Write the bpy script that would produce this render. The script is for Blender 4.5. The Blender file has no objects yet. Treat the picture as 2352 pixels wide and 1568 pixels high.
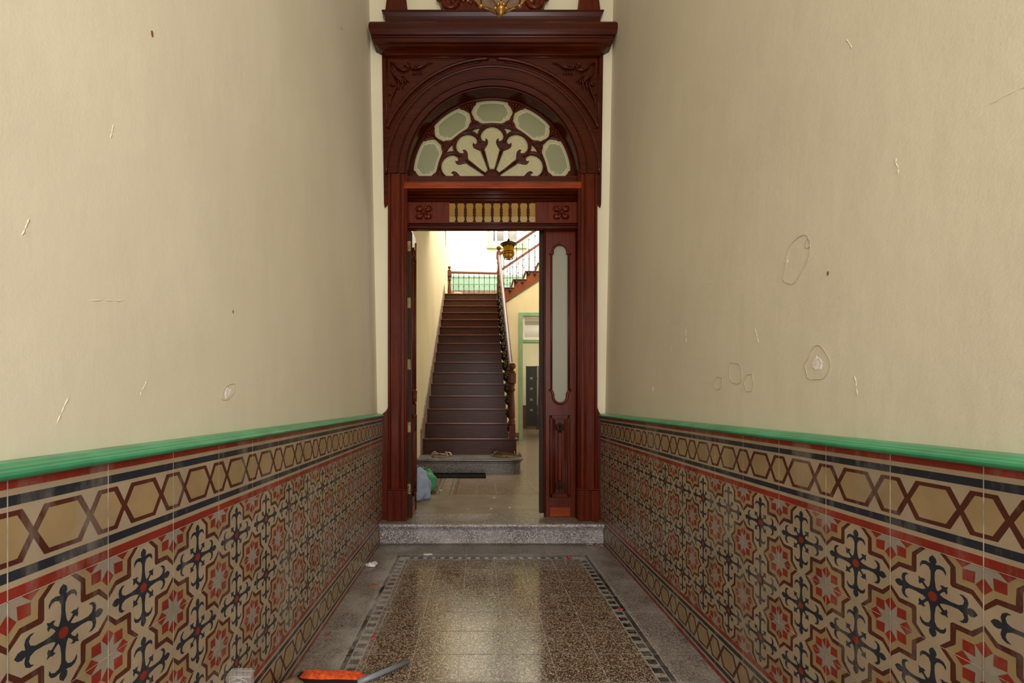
import bpy, bmesh, math, random
from mathutils import Vector, Matrix, noise
random.seed(7)
C = bpy.context.scene.collection
SC = bpy.context.scene
PI = math.pi
CX = 0.13            # middle of the doorway
HZ = 0.173           # level of the inner hall floor

# ------------------------------------------------------------------ camera, world, lights, exposure
cam_d = bpy.data.cameras.new('camera'); cam = bpy.data.objects.new('camera', cam_d); C.objects.link(cam)
cam.location = (0, 0, 1.15); cam.rotation_euler = (PI/2, 0, 0)
cam_d.sensor_width = 36; cam_d.lens = 1020/2352*36
cam_d.shift_x = 81/2352; cam_d.shift_y = 136/2352; cam_d.clip_start = 0.02; cam_d.clip_end = 100
SC.camera = cam
SC.view_settings.view_transform = 'Standard'; SC.view_settings.look = 'None'
SC.view_settings.gamma = 1; SC.view_settings.use_curve_mapping = False
SC.view_settings.exposure = 0.0
w = bpy.data.worlds.new('world'); SC.world = w; w.use_nodes = True
w.node_tree.nodes['Background'].inputs[0].default_value = (0.80, 0.90, 1.0, 1)
w.node_tree.nodes['Background'].inputs[1].default_value = 0.6

def area(name, loc, rot, sx, sy, power, col, spread=PI):
    l = bpy.data.lights.new(name, 'AREA'); l.shape = 'RECTANGLE'; l.size = sx; l.size_y = sy
    l.energy = power; l.color = col; l.spread = spread
    o = bpy.data.objects.new(name, l); C.objects.link(o); o.location = loc; o.rotation_euler = rot
    return o
# daylight through the open street door behind the camera, skylight over the stairwell, daylight in the back room
area('street_daylight', (0.30, -1.75, 2.05), (PI/2, 0, 0), 1.5, 3.4, 75, (1.0, 0.975, 0.93))
area('street_side_daylight', (0.75, -1.70, 2.6), (math.radians(84), 0, math.radians(22)), 0.8, 2.6, 36, (1.0, 0.975, 0.93))  # second area light at the street end, turned toward the left wall
area('skylight_daylight', (0.9, 10.8, 7.9), (0, 0, 0), 3.2, 4.6, 520, (1.0, 0.975, 0.93))
area('hall_fill', (2.5, 5.9, 2.0), (0, math.radians(116), -0.55), 2.2, 3.0, 42, (1.0, 0.95, 0.86))  # added fill with no real source, tilted up to brighten hall ceiling and beam
area('back_room_daylight', (3.2, 14.0, 2.6), (0, PI/2, 0), 2.0, 2.0, 60, (1.0, 0.94, 0.82))

# ------------------------------------------------------------------ materials
def lin(c):
    return tuple(((v/255)/12.92 if v/255 <= 0.04045 else ((v/255+0.055)/1.055)**2.4) for v in c) + (1,)
def nd(nt, t, **k):
    n = nt.nodes.new(t)
    for a, b in k.items(): setattr(n, a, b)
    return n
def base_mat(name, rough, spec=0.5):
    m = bpy.data.materials.new(name); m.use_nodes = True
    nt = m.node_tree; b = nt.nodes['Principled BSDF']
    b.inputs['Roughness'].default_value = rough; b.inputs['Specular IOR Level'].default_value = spec
    return m, nt, b
def coords(nt, scale=(1, 1, 1)):
    t = nd(nt, 'ShaderNodeTexCoord'); mp = nd(nt, 'ShaderNodeMapping'); mp.inputs['Scale'].default_value = scale
    nt.links.new(t.outputs['Object'], mp.inputs['Vector']); return mp.outputs['Vector']
def noise_n(nt, vec, sc, det=4, rough=0.55):
    n = nd(nt, 'ShaderNodeTexNoise'); n.inputs['Scale'].default_value = sc; n.inputs['Detail'].default_value = det
    n.inputs['Roughness'].default_value = rough; nt.links.new(vec, n.inputs['Vector']); return n.outputs['Fac']
def ramp(nt, fac, stops, interp='LINEAR'):
    r = nd(nt, 'ShaderNodeValToRGB'); r.color_ramp.interpolation = interp
    el = r.color_ramp.elements
    while len(el) < len(stops): el.new(0.5)
    for e, (p, c) in zip(el, stops): e.position = p; e.color = c if len(c) == 4 else lin(c)
    nt.links.new(fac, r.inputs['Fac']); return r.outputs['Color']
def mixc(nt, fac, a, b):
    m = nd(nt, 'ShaderNodeMix', data_type='RGBA')
    if isinstance(fac, (int, float)): m.inputs['Factor'].default_value = fac
    else: nt.links.new(fac, m.inputs['Factor'])
    for v, k in ((a, 6), (b, 7)):
        if isinstance(v, tuple): m.inputs[k].default_value = v
        else: nt.links.new(v, m.inputs[k])
    return m.outputs[2]
def bump(nt, b, h, strength, dist):
    n = nd(nt, 'ShaderNodeBump'); n.inputs['Strength'].default_value = strength; n.inputs['Distance'].default_value = dist
    nt.links.new(h, n.inputs['Height']); nt.links.new(n.outputs['Normal'], b.inputs['Normal'])
def sc3(c, f): return tuple(max(0, min(255, v*f)) for v in c)
def plain(name, c, rough=0.5, var=0.08, scale=8, metal=0, bmp=0, spec=0.5, stretch=(1, 1, 1)):
    m, nt, b = base_mat(name, rough, spec); v = coords(nt, stretch)
    f = noise_n(nt, v, scale, 5)
    nt.links.new(ramp(nt, f, [(0.3, lin(sc3(c, 1-var))), (0.7, lin(sc3(c, 1+var)))]), b.inputs['Base Color'])
    b.inputs['Metallic'].default_value = metal
    if bmp: bump(nt, b, f, 0.5, bmp)
    return m
def wood(name, dark, light, st, rough=0.3, sc=1.0):
    m, nt, b = base_mat(name, rough, 0.26); v = coords(nt, st)
    f = noise_n(nt, v, 9*sc, 7, 0.62)
    f2 = noise_n(nt, coords(nt, (1, 1, 1)), 2.4, 3)
    col = ramp(nt, f, [(0.22, dark), (0.55, tuple((a+c)/2 for a, c in zip(dark, light))), (0.85, light)])
    col = mixc(nt, ramp(nt, f2, [(0.35, (0, 0, 0, 1)), (0.75, (0.42, 0.42, 0.42, 1))]), col, dark)
    nt.links.new(col, b.inputs['Base Color']); bump(nt, b, f, 0.12, 0.002)
    return m
def plaster(name, c, blotch, bmp=0.004):
    m, nt, b = base_mat(name, 0.62, 0.3)
    v = coords(nt); f = noise_n(nt, v, 1.3, 5); g = noise_n(nt, coords(nt, (3, 3, 0.5)), 2.2, 4)
    col = ramp(nt, f, [(0.35, lin(c)), (0.72, lin(blotch))])
    col = mixc(nt, ramp(nt, g, [(0.45, (0, 0, 0, 1)), (0.8, (0.35, 0.35, 0.35, 1))]), col, lin(sc3(c, 0.93)))
    nt.links.new(col, b.inputs['Base Color'])
    h1 = noise_n(nt, coords(nt, (1, 1, 1)), 3.5, 6, 0.5); h2 = noise_n(nt, coords(nt, (1, 1, 0.35)), 16, 3)
    h3 = noise_n(nt, coords(nt), 190, 2)
    ad = nd(nt, 'ShaderNodeMath', operation='MULTIPLY_ADD'); nt.links.new(h2, ad.inputs[0]); ad.inputs[1].default_value = 0.22; nt.links.new(h1, ad.inputs[2])
    a2 = nd(nt, 'ShaderNodeMath', operation='MULTIPLY_ADD'); nt.links.new(h3, a2.inputs[0]); a2.inputs[1].default_value = 0.05; nt.links.new(ad.outputs[0], a2.inputs[2])
    bump(nt, b, a2.outputs[0], 0.65, bmp)
    return m
def terrazzo(name, stops, sc, rough, dust=0.25, dustcol=(178, 172, 165)):
    m, nt, b = base_mat(name, rough, 0.5); v = coords(nt)
    vo = nd(nt, 'ShaderNodeTexVoronoi'); vo.inputs['Scale'].default_value = sc; nt.links.new(v, vo.inputs['Vector'])
    sp = nd(nt, 'ShaderNodeSeparateColor'); nt.links.new(vo.outputs['Color'], sp.inputs[0])
    col = ramp(nt, sp.outputs[0], stops, 'CONSTANT')
    d = noise_n(nt, v, 2.6, 8, 0.68)
    col = mixc(nt, ramp(nt, d, [(0.46, (0, 0, 0, 1)), (0.72, (dust*2, dust*2, dust*2, 1))]), col, lin(dustcol))
    nt.links.new(col, b.inputs['Base Color'])
    nt.links.new(ramp(nt, d, [(0.48, (rough,)*3+(1,)), (0.78, (min(1, rough+0.2),)*3+(1,))]), b.inputs['Roughness'])
    return m
def tilemat(name, c, var=0.09, rough=0.32):
    m, nt, b = base_mat(name, rough, 0.45); v = coords(nt)
    f = noise_n(nt, v, 7, 6, 0.6)
    col = ramp(nt, f, [(0.3, lin(sc3(c, 1-var))), (0.7, lin(sc3(c, 1+var)))])
    d = noise_n(nt, coords(nt, (1, 2.5, 0.8)), 3.2, 9, 0.7)              # powdery whitish wear
    col = mixc(nt, ramp(nt, d, [(0.50, (0, 0, 0, 1)), (0.74, (0.6, 0.6, 0.6, 1))]), col, lin((165, 155, 142)))
    nt.links.new(col, b.inputs['Base Color']); return m

def dust_x(m, x0, x1, amt, col=(176, 170, 162)):
    '''powdery dust swept into a lane between x0 and x1'''
    nt = m.node_tree; b = nt.nodes['Principled BSDF']; src = b.inputs['Base Color'].links[0].from_socket
    t = nd(nt, 'ShaderNodeTexCoord'); sp = nd(nt, 'ShaderNodeSeparateXYZ'); nt.links.new(t.outputs['Object'], sp.inputs[0])
    sb = nd(nt, 'ShaderNodeMath', operation='SUBTRACT'); nt.links.new(sp.outputs[0], sb.inputs[0]); sb.inputs[1].default_value = (x0+x1)/2
    ab = nd(nt, 'ShaderNodeMath', operation='ABSOLUTE'); nt.links.new(sb.outputs[0], ab.inputs[0])
    mr = nd(nt, 'ShaderNodeMapRange'); nt.links.new(ab.outputs[0], mr.inputs[0])
    mr.inputs[1].default_value = 0; mr.inputs[2].default_value = (x1-x0)/2; mr.inputs[3].default_value = 1; mr.inputs[4].default_value = 0
    f = noise_n(nt, coords(nt, (1, 0.5, 1)), 5, 9, 0.75)
    n2 = ramp(nt, f, [(0.43, (0, 0, 0, 1)), (0.60, (amt,)*3+(1,))])
    mu = nd(nt, 'ShaderNodeMath', operation='MULTIPLY'); nt.links.new(mr.outputs[0], mu.inputs[0]); nt.links.new(n2, mu.inputs[1])
    nt.links.new(mixc(nt, mu.outputs[0], src, lin(col)), b.inputs['Base Color'])
M = {}
M['plaster'] = plaster('plaster_cream', (228, 218, 195), (220, 209, 187), 0.007)
M['plaster_end'] = plaster('plaster_cream_end', (236, 226, 196), (228, 216, 184))
M['hall_plaster'] = plaster('plaster_hall', (224, 211, 172), (214, 199, 156))
M['hall_white'] = plaster('plaster_white', (240, 236, 224), (236, 231, 216))
M['ochre'] = plain('ceiling_ochre', (210, 172, 100), 0.7, 0.03, 3)
M['beam'] = plain('beam_cream', (252, 238, 196), 0.7, 0.02, 3)
M['white'] = plain('white_paint', (232, 230, 222), 0.5, 0.03, 6)
M['bare'] = plain('bare_gypsum', (232, 226, 222), 0.8, 0.08, 60, bmp=0.002)
M['chalk'] = plain('chalk_line', (178, 164, 138), 0.75, 0.06, 50)
M['brownspot'] = plain('brown_spot', (120, 78, 48), 0.7, 0.1, 40)
M['wood'] = wood('mahogany_upright', lin((50, 12, 2)), lin((124, 42, 9)), (7, 7, 0.35), 0.24)
M['woodh'] = wood('mahogany_level', lin((38, 9, 1)), lin((98, 32, 6)), (0.35, 7, 7), 0.24)  # level grain; darker than the upright wood, upper shade put into its colour
M['woodlight'] = wood('mahogany_worn', lin((100, 34, 10)), lin((186, 76, 22)), (0.6, 7, 5))
M['wooddark'] = wood('dark_door_edge', lin((34, 14, 6)), lin((70, 36, 20)), (7, 7, 0.4), 0.6)
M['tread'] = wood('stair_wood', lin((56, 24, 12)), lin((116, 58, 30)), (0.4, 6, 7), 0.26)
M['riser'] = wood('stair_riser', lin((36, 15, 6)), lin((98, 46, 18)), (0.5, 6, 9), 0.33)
M['newel'] = wood('newel_wood', lin((60, 24, 7)), lin((122, 60, 22)), (7, 7, 0.5), 0.4)
M['string'] = wood('string_wood', lin((104, 46, 18)), lin((164, 84, 36)), (0.5, 6, 7), 0.4)
M['skirt'] = plain('stair_skirting', (122, 100, 78), 0.6, 0.25, 14)
M['iron'] = plain('dark_iron', (26, 20, 16), 0.32, 0.2, 30)
M['brass'] = plain('worn_brass', (164, 122, 62), 0.35, 0.2, 30, metal=0.85)
M['plate'] = plain('tarnished_plate', (138, 116, 78), 0.55, 0.3, 60, metal=0.4)
M['green'] = plain('green_gloss_paint', (60, 148, 104), 0.3, 0.12, 9, bmp=0.003)
M['palegreen'] = plain('pale_green_paint', (134, 170, 130), 0.45, 0.05, 6)
M['dado'] = plain('dado_green_paint', (146, 180, 158), 0.45, 0.05, 5)
M['rubber'] = plain('black_rubber', (20, 20, 18), 0.95, 0.1, 40, spec=0.1)
M['black'] = plain('black_lacquer', (34, 33, 28), 0.5, 0.12, 20)
M['pull'] = plain('screen_inset', (104, 100, 84), 0.5, 0.1, 20)
M['dkglass'] = plain('window_dark_glass', (108, 104, 96), 0.15, 0.2, 2)
M['grout'] = plain('grout', (176, 164, 148), 0.85, 0.25, 18)
M['grout_floor'] = plain('floor_grout', (172, 166, 156), 0.85, 0.15, 18)
M['t_cream'] = tilemat('tile_cream', (166, 148, 124), 0.07)
M['t_ochre'] = tilemat('tile_ochre', (156, 132, 96), 0.08)
M['t_maroon'] = tilemat('tile_maroon', (80, 40, 30), 0.12)
M['t_red'] = tilemat('tile_red', (134, 45, 33), 0.16)
M['t_navy'] = tilemat('tile_navy', (40, 44, 52), 0.15)
M['t_white'] = tilemat('tile_grey_white', (150, 139, 126), 0.08)
M['terr_in'] = terrazzo('terrazzo_field', [(0, (58, 44, 34)), (0.30, (110, 91, 75)), (0.52, (156, 134, 114)), (0.80, (84, 70, 56)), (0.90, (192, 178, 150))], 215, 0.13, 0.06, (150, 132, 100))
M['terr_out'] = terrazzo('terrazzo_border', [(0, (74, 65, 60)), (0.22, (120, 110, 102)), (0.55, (148, 138, 130)), (0.85, (96, 88, 82))], 240, 0.30, 0.30, (180, 172, 164))
M['terr_band'] = terrazzo('terrazzo_band', [(0, (104, 96, 88)), (0.3, (150, 142, 132)), (0.6, (172, 164, 154))], 190, 0.3, 0.3)
M['terr_blk'] = terrazzo('terrazzo_black', [(0, (20, 20, 22)), (0.5, (34, 34, 36)), (0.93, (90, 88, 88))], 190, 0.25, 0.22)
M['terr_step'] = terrazzo('terrazzo_step', [(0, (84, 76, 76)), (0.30, (128, 118, 116)), (0.6, (160, 150, 146)), (0.86, (232, 224, 218))], 250, 0.4, 0.40, (200, 190, 190))
M['terr_base'] = terrazzo('terrazzo_base', [(0, (62, 58, 52)), (0.35, (92, 86, 78)), (0.6, (116, 108, 98)), (0.9, (150, 142, 130))], 150, 0.3, 0.08)
M['terr_top'] = terrazzo('terrazzo_threshold', [(0, (86, 76, 64)), (0.35, (120, 110, 96)), (0.6, (144, 132, 116)), (0.88, (170, 160, 144))], 125, 0.28, 0.12)
for k_ in ('terr_blk', 'terr_band', 'terr_out', 'terr_in'): dust_x(M[k_], -0.74, -0.44, 0.95)
M['grout_hall'] = plain('hall_grout', (150, 138, 112), 0.8, 0.15, 18)
M['paper'] = plain('white_paper', (226, 224, 220), 0.8, 0.04, 30)
M['petal'] = plain('dried_petal', (170, 66, 72), 0.7, 0.2, 60)
M['leaf'] = plain('dry_leaf', (146, 104, 66), 0.8, 0.2, 60)
M['grit'] = plain('grey_rubble', (138, 128, 118), 0.9, 0.2, 60)
M['mop_o'] = plain('orange_yarn', (250, 84, 28), 0.9, 0.25, 60, bmp=0.004)
M['mop_b'] = plain('mop_backing', (24, 22, 24), 0.7, 0.1, 30)
M['grey_tube'] = plain('grey_enamel_tube', (128, 134, 142), 0.35, 0.04, 10)
M['sack'] = plain('brown_sack', (128, 108, 92), 0.95, 0.2, 40, bmp=0.006)
M['sole'] = plain('sandal_sole', (150, 118, 74), 0.7, 0.15, 40)
M['strap'] = plain('sandal_strap', (96, 74, 52), 0.6, 0.15, 40)
M['strap_l'] = plain('sandal_strap_pale', (176, 160, 132), 0.6, 0.12, 40)
M['insole'] = plain('sandal_insole', (60, 52, 46), 0.8, 0.15, 40)

M['green_metal'] = plain('verdigris_metal', (66, 66, 42), 0.4, 0.2, 30, metal=0.4)
M['basket'] = plain('pale_wicker', (196, 152, 122), 0.8, 0.1, 60)
def film(name, c, alpha, rough=0.3):
    m, nt, b = base_mat(name, rough, 0.5)
    b.inputs['Base Color'].default_value = lin(c); b.inputs['Alpha'].default_value = alpha
    bump(nt, b, noise_n(nt, coords(nt), 22, 6, 0.7), 0.9, 0.02)
    return m
M['bag_w'] = film('clear_blue_film', (166, 182, 204), 0.93)
M['bag_g'] = film('green_film', (64, 156, 108), 0.95)
M['clear'] = film('clear_plastic', (214, 212, 206), 0.22, 0.12)
for l_ in list(M['clear'].node_tree.nodes['Principled BSDF'].inputs['Normal'].links): M['clear'].node_tree.links.remove(l_)
M['rim'] = film('moulded_plastic', (214, 212, 206), 0.6, 0.2)
def clear_glass():
    m, nt, b = base_mat('clear_glass', 0.05, 0.5)
    b.inputs['Base Color'].default_value = lin((235, 230, 215)); b.inputs['Alpha'].default_value = 0.14
    return m
M['glass'] = clear_glass()
def frosted(name, c, tr=0.55, rough=0.45):
    m = bpy.data.materials.new(name); m.use_nodes = True; nt = m.node_tree; nt.nodes.clear()
    o = nd(nt, 'ShaderNodeOutputMaterial'); d = nd(nt, 'ShaderNodeBsdfDiffuse'); t = nd(nt, 'ShaderNodeBsdfTranslucent')
    g = nd(nt, 'ShaderNodeBsdfGlossy'); g.inputs['Roughness'].default_value = rough
    d.inputs['Color'].default_value = lin(c); t.inputs['Color'].default_value = lin(c)
    a = nd(nt, 'ShaderNodeMixShader'); a.inputs[0].default_value = tr
    nt.links.new(d.outputs[0], a.inputs[1]); nt.links.new(t.outputs[0], a.inputs[2])
    b = nd(nt, 'ShaderNodeMixShader'); b.inputs[0].default_value = 0.06
    nt.links.new(a.outputs[0], b.inputs[1]); nt.links.new(g.outputs[0], b.inputs[2]); nt.links.new(b.outputs[0], o.inputs[0])
    return m
M['frost'] = frosted('frosted_glass', (228, 222, 182), 0.62)
M['frost_dk'] = frosted('frosted_glass_centre', (190, 196, 160), 0.66)
M['etch'] = frosted('etched_line', (252, 250, 226), 0.5)
M['frost_door'] = frosted('frosted_door_glass', (206, 202, 174), 0.62, 0.4)
M['amber'] = frosted('amber_glass', (255, 208, 20), 0.6, 0.2)
def hall_tile():
    m, nt, b = base_mat('hall_pattern_tile', 0.25, 0.5); v = coords(nt)
    sp = nd(nt, 'ShaderNodeSeparateXYZ'); nt.links.new(v, sp.inputs[0])
    tri = nd(nt, 'ShaderNodeMath', operation='PINGPONG'); nt.links.new(sp.outputs[0], tri.inputs[0]); tri.inputs[1].default_value = 0.05
    ad = nd(nt, 'ShaderNodeMath', operation='ADD'); nt.links.new(tri.outputs[0], ad.inputs[0]); nt.links.new(sp.outputs[1], ad.inputs[1])
    pp = nd(nt, 'ShaderNodeMath', operation='PINGPONG'); nt.links.new(ad.outputs[0], pp.inputs[0]); pp.inputs[1].default_value = 0.05
    mu = nd(nt, 'ShaderNodeMath', operation='MULTIPLY'); nt.links.new(pp.outputs[0], mu.inputs[0]); mu.inputs[1].default_value = 20
    c = ramp(nt, mu.outputs[0], [(0.0, (98, 74, 60)), (0.34, (98, 74, 60)), (0.42, (150, 132, 106)), (0.72, (140, 122, 96)), (0.8, (114, 92, 72))])
    f = noise_n(nt, v, 1.1, 6)
    c = mixc(nt, ramp(nt, f, [(0.35, (0.05,)*3+(1,)), (0.7, (0.5,)*3+(1,))]), c, lin((150, 130, 104)))
    nt.links.new(c, b.inputs['Base Color']); return m
M['hall_tile'] = hall_tile()
M['hall_plain'] = plain('hall_plain_tile', (138, 122, 98), 0.28, 0.12, 5)
M['stripe_r'] = plain('stripe_red', (112, 66, 54), 0.3, 0.1, 6)
M['stripe_g'] = plain('stripe_green', (88, 92, 72), 0.3, 0.1, 6)

# ------------------------------------------------------------------ mesh helpers
class MB:
    def __init__(s): s.v = []; s.f = []; s.m = []; s.sm = []
    def add(s, vs, fs, mi=0, smooth=False):
        n = len(s.v); s.v += [tuple(x) for x in vs]
        for f in fs: s.f.append([i+n for i in f]); s.m.append(mi); s.sm.append(smooth)
        return s
    def box(s, x0, x1, y0, y1, z0, z1, mi=0):
        return s.add([(x0,y0,z0),(x1,y0,z0),(x1,y1,z0),(x0,y1,z0),(x0,y0,z1),(x1,y0,z1),(x1,y1,z1),(x0,y1,z1)],
              [(0,3,2,1),(4,5,6,7),(0,1,5,4),(1,2,6,5),(2,3,7,6),(3,0,4,7)], mi)
    def prism(s, pts, axis, a0, a1, mi=0):      # pts 2D, axis the missing one
        def p3(p, a): return {'x': (a, p[0], p[1]), 'y': (p[0], a, p[1]), 'z': (p[0], p[1], a)}[axis]
        n = len(pts); vs = [p3(p, a0) for p in pts]+[p3(p, a1) for p in pts]
        fs = [tuple(range(n)), tuple(range(2*n-1, n-1, -1))]+[(i, (i+1) % n, (i+1) % n+n, i+n) for i in range(n)]
        return s.add(vs, fs, mi)
    def tube(s, pts, r, n=8, mi=0, closed=False, flat=None):
        P = [Vector(p) for p in pts]; k = len(P)
        R = r if isinstance(r, (list, tuple)) else [r]*k
        t0 = (P[1]-P[0]).normalized(); up = Vector((0, 0, 1)) if abs(t0.z) < 0.9 else Vector((0, 1, 0))
        u = t0.cross(up).normalized(); vs = []
        for i in range(k):
            if closed: t = (P[(i+1) % k]-P[i-1]).normalized()
            else: t = (P[min(i+1, k-1)]-P[max(i-1, 0)]).normalized()
            u = (u-t*u.dot(t)).normalized(); v = t.cross(u)
            for j in range(n):
                a = 2*PI*j/n; vs.append(P[i]+(u*math.cos(a)+v*math.sin(a))*R[i])
        fs = []
        for i in range(k if closed else k-1):
            for j in range(n): fs.append((i*n+j, i*n+(j+1) % n, ((i+1) % k)*n+(j+1) % n, ((i+1) % k)*n+j))
        if not closed: fs += [tuple(range(n-1, -1, -1)), tuple(range((k-1)*n, k*n))]
        return s.add(vs, fs, mi, True)
    def lathe(s, prof, cx, cy, cz=0, n=16, mi=0, smooth=True, ph=0):
        vs = []; 
        for r, z in prof:
            for j in range(n): a = 2*PI*j/n+ph; vs.append((cx+r*math.cos(a), cy+r*math.sin(a), cz+z))
        fs = []
        for i in range(len(prof)-1):
            for j in range(n): fs.append((i*n+j, i*n+(j+1) % n, (i+1)*n+(j+1) % n, (i+1)*n+j))
        fs += [tuple(range(n-1, -1, -1)), tuple(range((len(prof)-1)*n, len(prof)*n))]
        return s.add(vs, fs, mi, smooth)
    def ball(s, c, r, n=12, mi=0, sq=(1, 1, 1), amp=0, fr=4, seed=0):
        vs = []; rr = n//2
        for i in range(rr+1):
            for j in range(n):
                th = PI*i/rr; a = 2*PI*j/n
                d = Vector((math.sin(th)*math.cos(a), math.sin(th)*math.sin(a), math.cos(th)))
                q = 1+amp*noise.noise(d*fr+Vector((seed, 0, 0)))+0.5*amp*noise.noise(d*fr*2.7+Vector((seed, 3, 0)))
                vs.append((c[0]+d.x*r*sq[0]*q, c[1]+d.y*r*sq[1]*q, c[2]+d.z*r*sq[2]*q))
        fs = [(i*n+j, (i+1)*n+j, (i+1)*n+(j+1) % n, i*n+(j+1) % n) for i in range(rr) for j in range(n)]
        return s.add(vs, fs, mi, True)
    def build(s, name, mats, parent=None, bev=0):
        me = bpy.data.meshes.new(name); me.from_pydata(s.v, [], s.f)
        for m in (mats if isinstance(mats, (list, tuple)) else [mats]): me.materials.append(m)
        me.polygons.foreach_set('material_index', s.m); me.polygons.foreach_set('use_smooth', s.sm)
        me.validate(); me.update()
        return link(name, me, parent, bev)
def link(name, me, parent=None, bev=0):
    o = bpy.data.objects.new(name, me); C.objects.link(o)
    if parent: o.parent = parent
    if bev:
        b = o.modifiers.new('bevel', 'BEVEL'); b.width = bev; b.segments = 2; b.limit_method = 'ANGLE'
    return o
def fix_normals(o):
    bm = bmesh.new(); bm.from_mesh(o.data); bmesh.ops.recalc_face_normals(bm, faces=bm.faces); bm.to_mesh(o.data); bm.free(); return o
def plate(name, loops, y, th, mat, parent=None, bev=0.0):
    """flat board facing -Y cut from outlines (x,z); first outline outer, others holes; y = front face"""
    cu = bpy.data.curves.new(name, 'CURVE'); cu.dimensions = '2D'; cu.fill_mode = 'BOTH'
    for lp in loops:
        sp = cu.splines.new('POLY'); sp.points.add(len(lp)-1); sp.use_cyclic_u = True
        for p, q in zip(sp.points, lp): p.co = (q[0], q[1], 0, 1)
    cu.extrude = max(th/2-bev, 1e-4); cu.bevel_depth = bev; cu.bevel_resolution = 1; cu.offset = -bev
    t = bpy.data.objects.new('t', cu); me = bpy.data.meshes.new_from_object(t); bpy.data.objects.remove(t)
    me.transform(Matrix.Translation((0, y+th/2, 0)) @ Matrix.Rotation(PI/2, 4, 'X'))
    me.materials.clear(); me.materials.append(mat); me.name = name
    for p in me.polygons: p.use_smooth = False
    return link(name, me, parent)
def tag(o, label, cat, group=None, kind=None):
    o['label'] = label; o['category'] = cat
    if group: o['group'] = group
    if kind: o['kind'] = kind
    return o
def empty(name, loc=(0, 0, 0), rz=0):
    o = bpy.data.objects.new(name, None); C.objects.link(o); o.location = loc; o.rotation_euler = (0, 0, rz); o.empty_display_size = 0.1; return o
def copy(o, parent=None, loc=None):
    c = o.copy(); C.objects.link(c); c.parent = parent
    if loc is not None: c.location = loc
    return c
def copy_tree(o, parent=None):
    c = copy(o, parent)
    for ch in list(o.children): copy_tree(ch, c)
    return c
def arc(cx, cz, r, a0, a1, n): return [(cx+r*math.cos(math.radians(a0+(a1-a0)*i/n)), cz+r*math.sin(math.radians(a0+(a1-a0)*i/n))) for i in range(n+1)]
def spiral(cx, cz, r0, r1, a0, turns, y, n=18, lift=0):
    return [(cx+(r0+(r1-r0)*i/n)*math.cos(a0+turns*2*PI*i/n), y-lift*i/n, cz+(r0+(r1-r0)*i/n)*math.sin(a0+turns*2*PI*i/n)) for i in range(n+1)]

# ------------------------------------------------------------------ corridor shell
YB = -1.8
def flare(sgn, z):     # plaster faces lean very slightly outwards with height
    b = {-1: -0.818, 1: 1.058}[sgn]; return b + sgn*max(0, z-1.04)*0.0195
wl = MB().prism([(flare(-1, 0), 0), (flare(-1, 1.04), 1.04), (flare(-1, 5.2), 5.2), (-1.2, 5.2), (-1.2, 0)], 'y', YB, 3.66).build('wall_left', M['plaster'])
tag(fix_normals(wl), 'cream plaster wall above the tiles, left side of the corridor', 'wall', kind='structure')
wr = MB().prism([(flare(1, 0), 0), (flare(1, 1.04), 1.04), (flare(1, 5.2), 5.2), (1.4, 5.2), (1.4, 0)], 'y', YB, 3.66).build('wall_right', M['plaster'])
tag(fix_normals(wr), 'cream plaster wall with chipped patches, right side of the corridor', 'wall', kind='structure')
mb = MB()
mb.box(-1.2, CX-0.75, 3.66, 3.82, 0, 5.2); mb.box(CX+0.75, 3.0, 3.66, 3.82, 0, 5.2); mb.box(CX-0.75, CX+0.75, 3.66, 3.82, 3.88, 5.2)
tag(mb.build('wall_end', M['plaster_end']), 'pale plaster end wall around the carved doorway', 'wall', kind='structure')
tag(MB().box(-1.2, 1.4, YB, 3.66, 5.2, 5.3).build('ceiling', M['white']), 'high white ceiling of the corridor', 'ceiling', kind='structure')

# floor of the corridor
mats = [M['terr_in'], M['terr_out'], M['terr_band'], M['terr_blk'], M['grout_floor']]
fb = MB().box(-0.83, 1.07, YB, 3.56, -0.1, 0, 1)
def flat(x0, x1, y0, y1, z, mi, mbx=None): (mbx or fb).add([(x0,y0,z),(x1,y0,z),(x1,y1,z),(x0,y1,z)], [(0,1,2,3)], mi)
LX0, LX1, RX0, RX1 = -0.60, -0.512, 0.745, 0.832
YF = 3.31
flat(LX1, RX0, YB, YF-0.09, 0.0004, 0)
flat(LX0, LX1, YB, YF, 0.0005, 2); flat(RX0, RX1, YB, YF, 0.0005, 2); flat(LX0, RX1, YF-0.09, YF, 0.0006, 2)
flat(LX0+0.012, LX0+0.034, YB, YF-0.012, 0.0008, 3); flat(RX1-0.034, RX1-0.012, YB, YF-0.012, 0.0008, 3)
flat(LX0+0.012, RX1-0.012, YF-0.034, YF-0.012, 0.0009, 3)
y = YF-0.12
while y > YB:
    flat(LX0+0.040, LX1-0.006, y-0.036, y, 0.0008, 3); flat(RX0+0.006, RX1-0.040, y-0.036, y, 0.0008, 3)
    y -= 0.064
x = LX1+0.02
while x < RX0-0.03:
    flat(x, x+0.036, YF-0.082, YF-0.042, 0.0008, 3); x += 0.064
g = 0.0011
for k in range(-4, 9):
    xx = 0.128+0.206*k
    if -0.5 < xx < 0.76: flat(xx-0.0012, xx+0.0012, YB, 3.54, g, 4)
flat(RX1+0.006, RX1+0.0085, YB, 3.54, g, 4); flat(LX0-0.0085, LX0-0.006, YB, 3.54, g, 4)
yy = 3.222
while yy > YB:
    flat(-0.775, 1.013, yy-0.0012, yy+0.0012, g, 4); yy -= 0.2012
tag(fb.build('floor', mats), 'speckled terrazzo corridor floor with black dashed border', 'floor', kind='structure')

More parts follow.
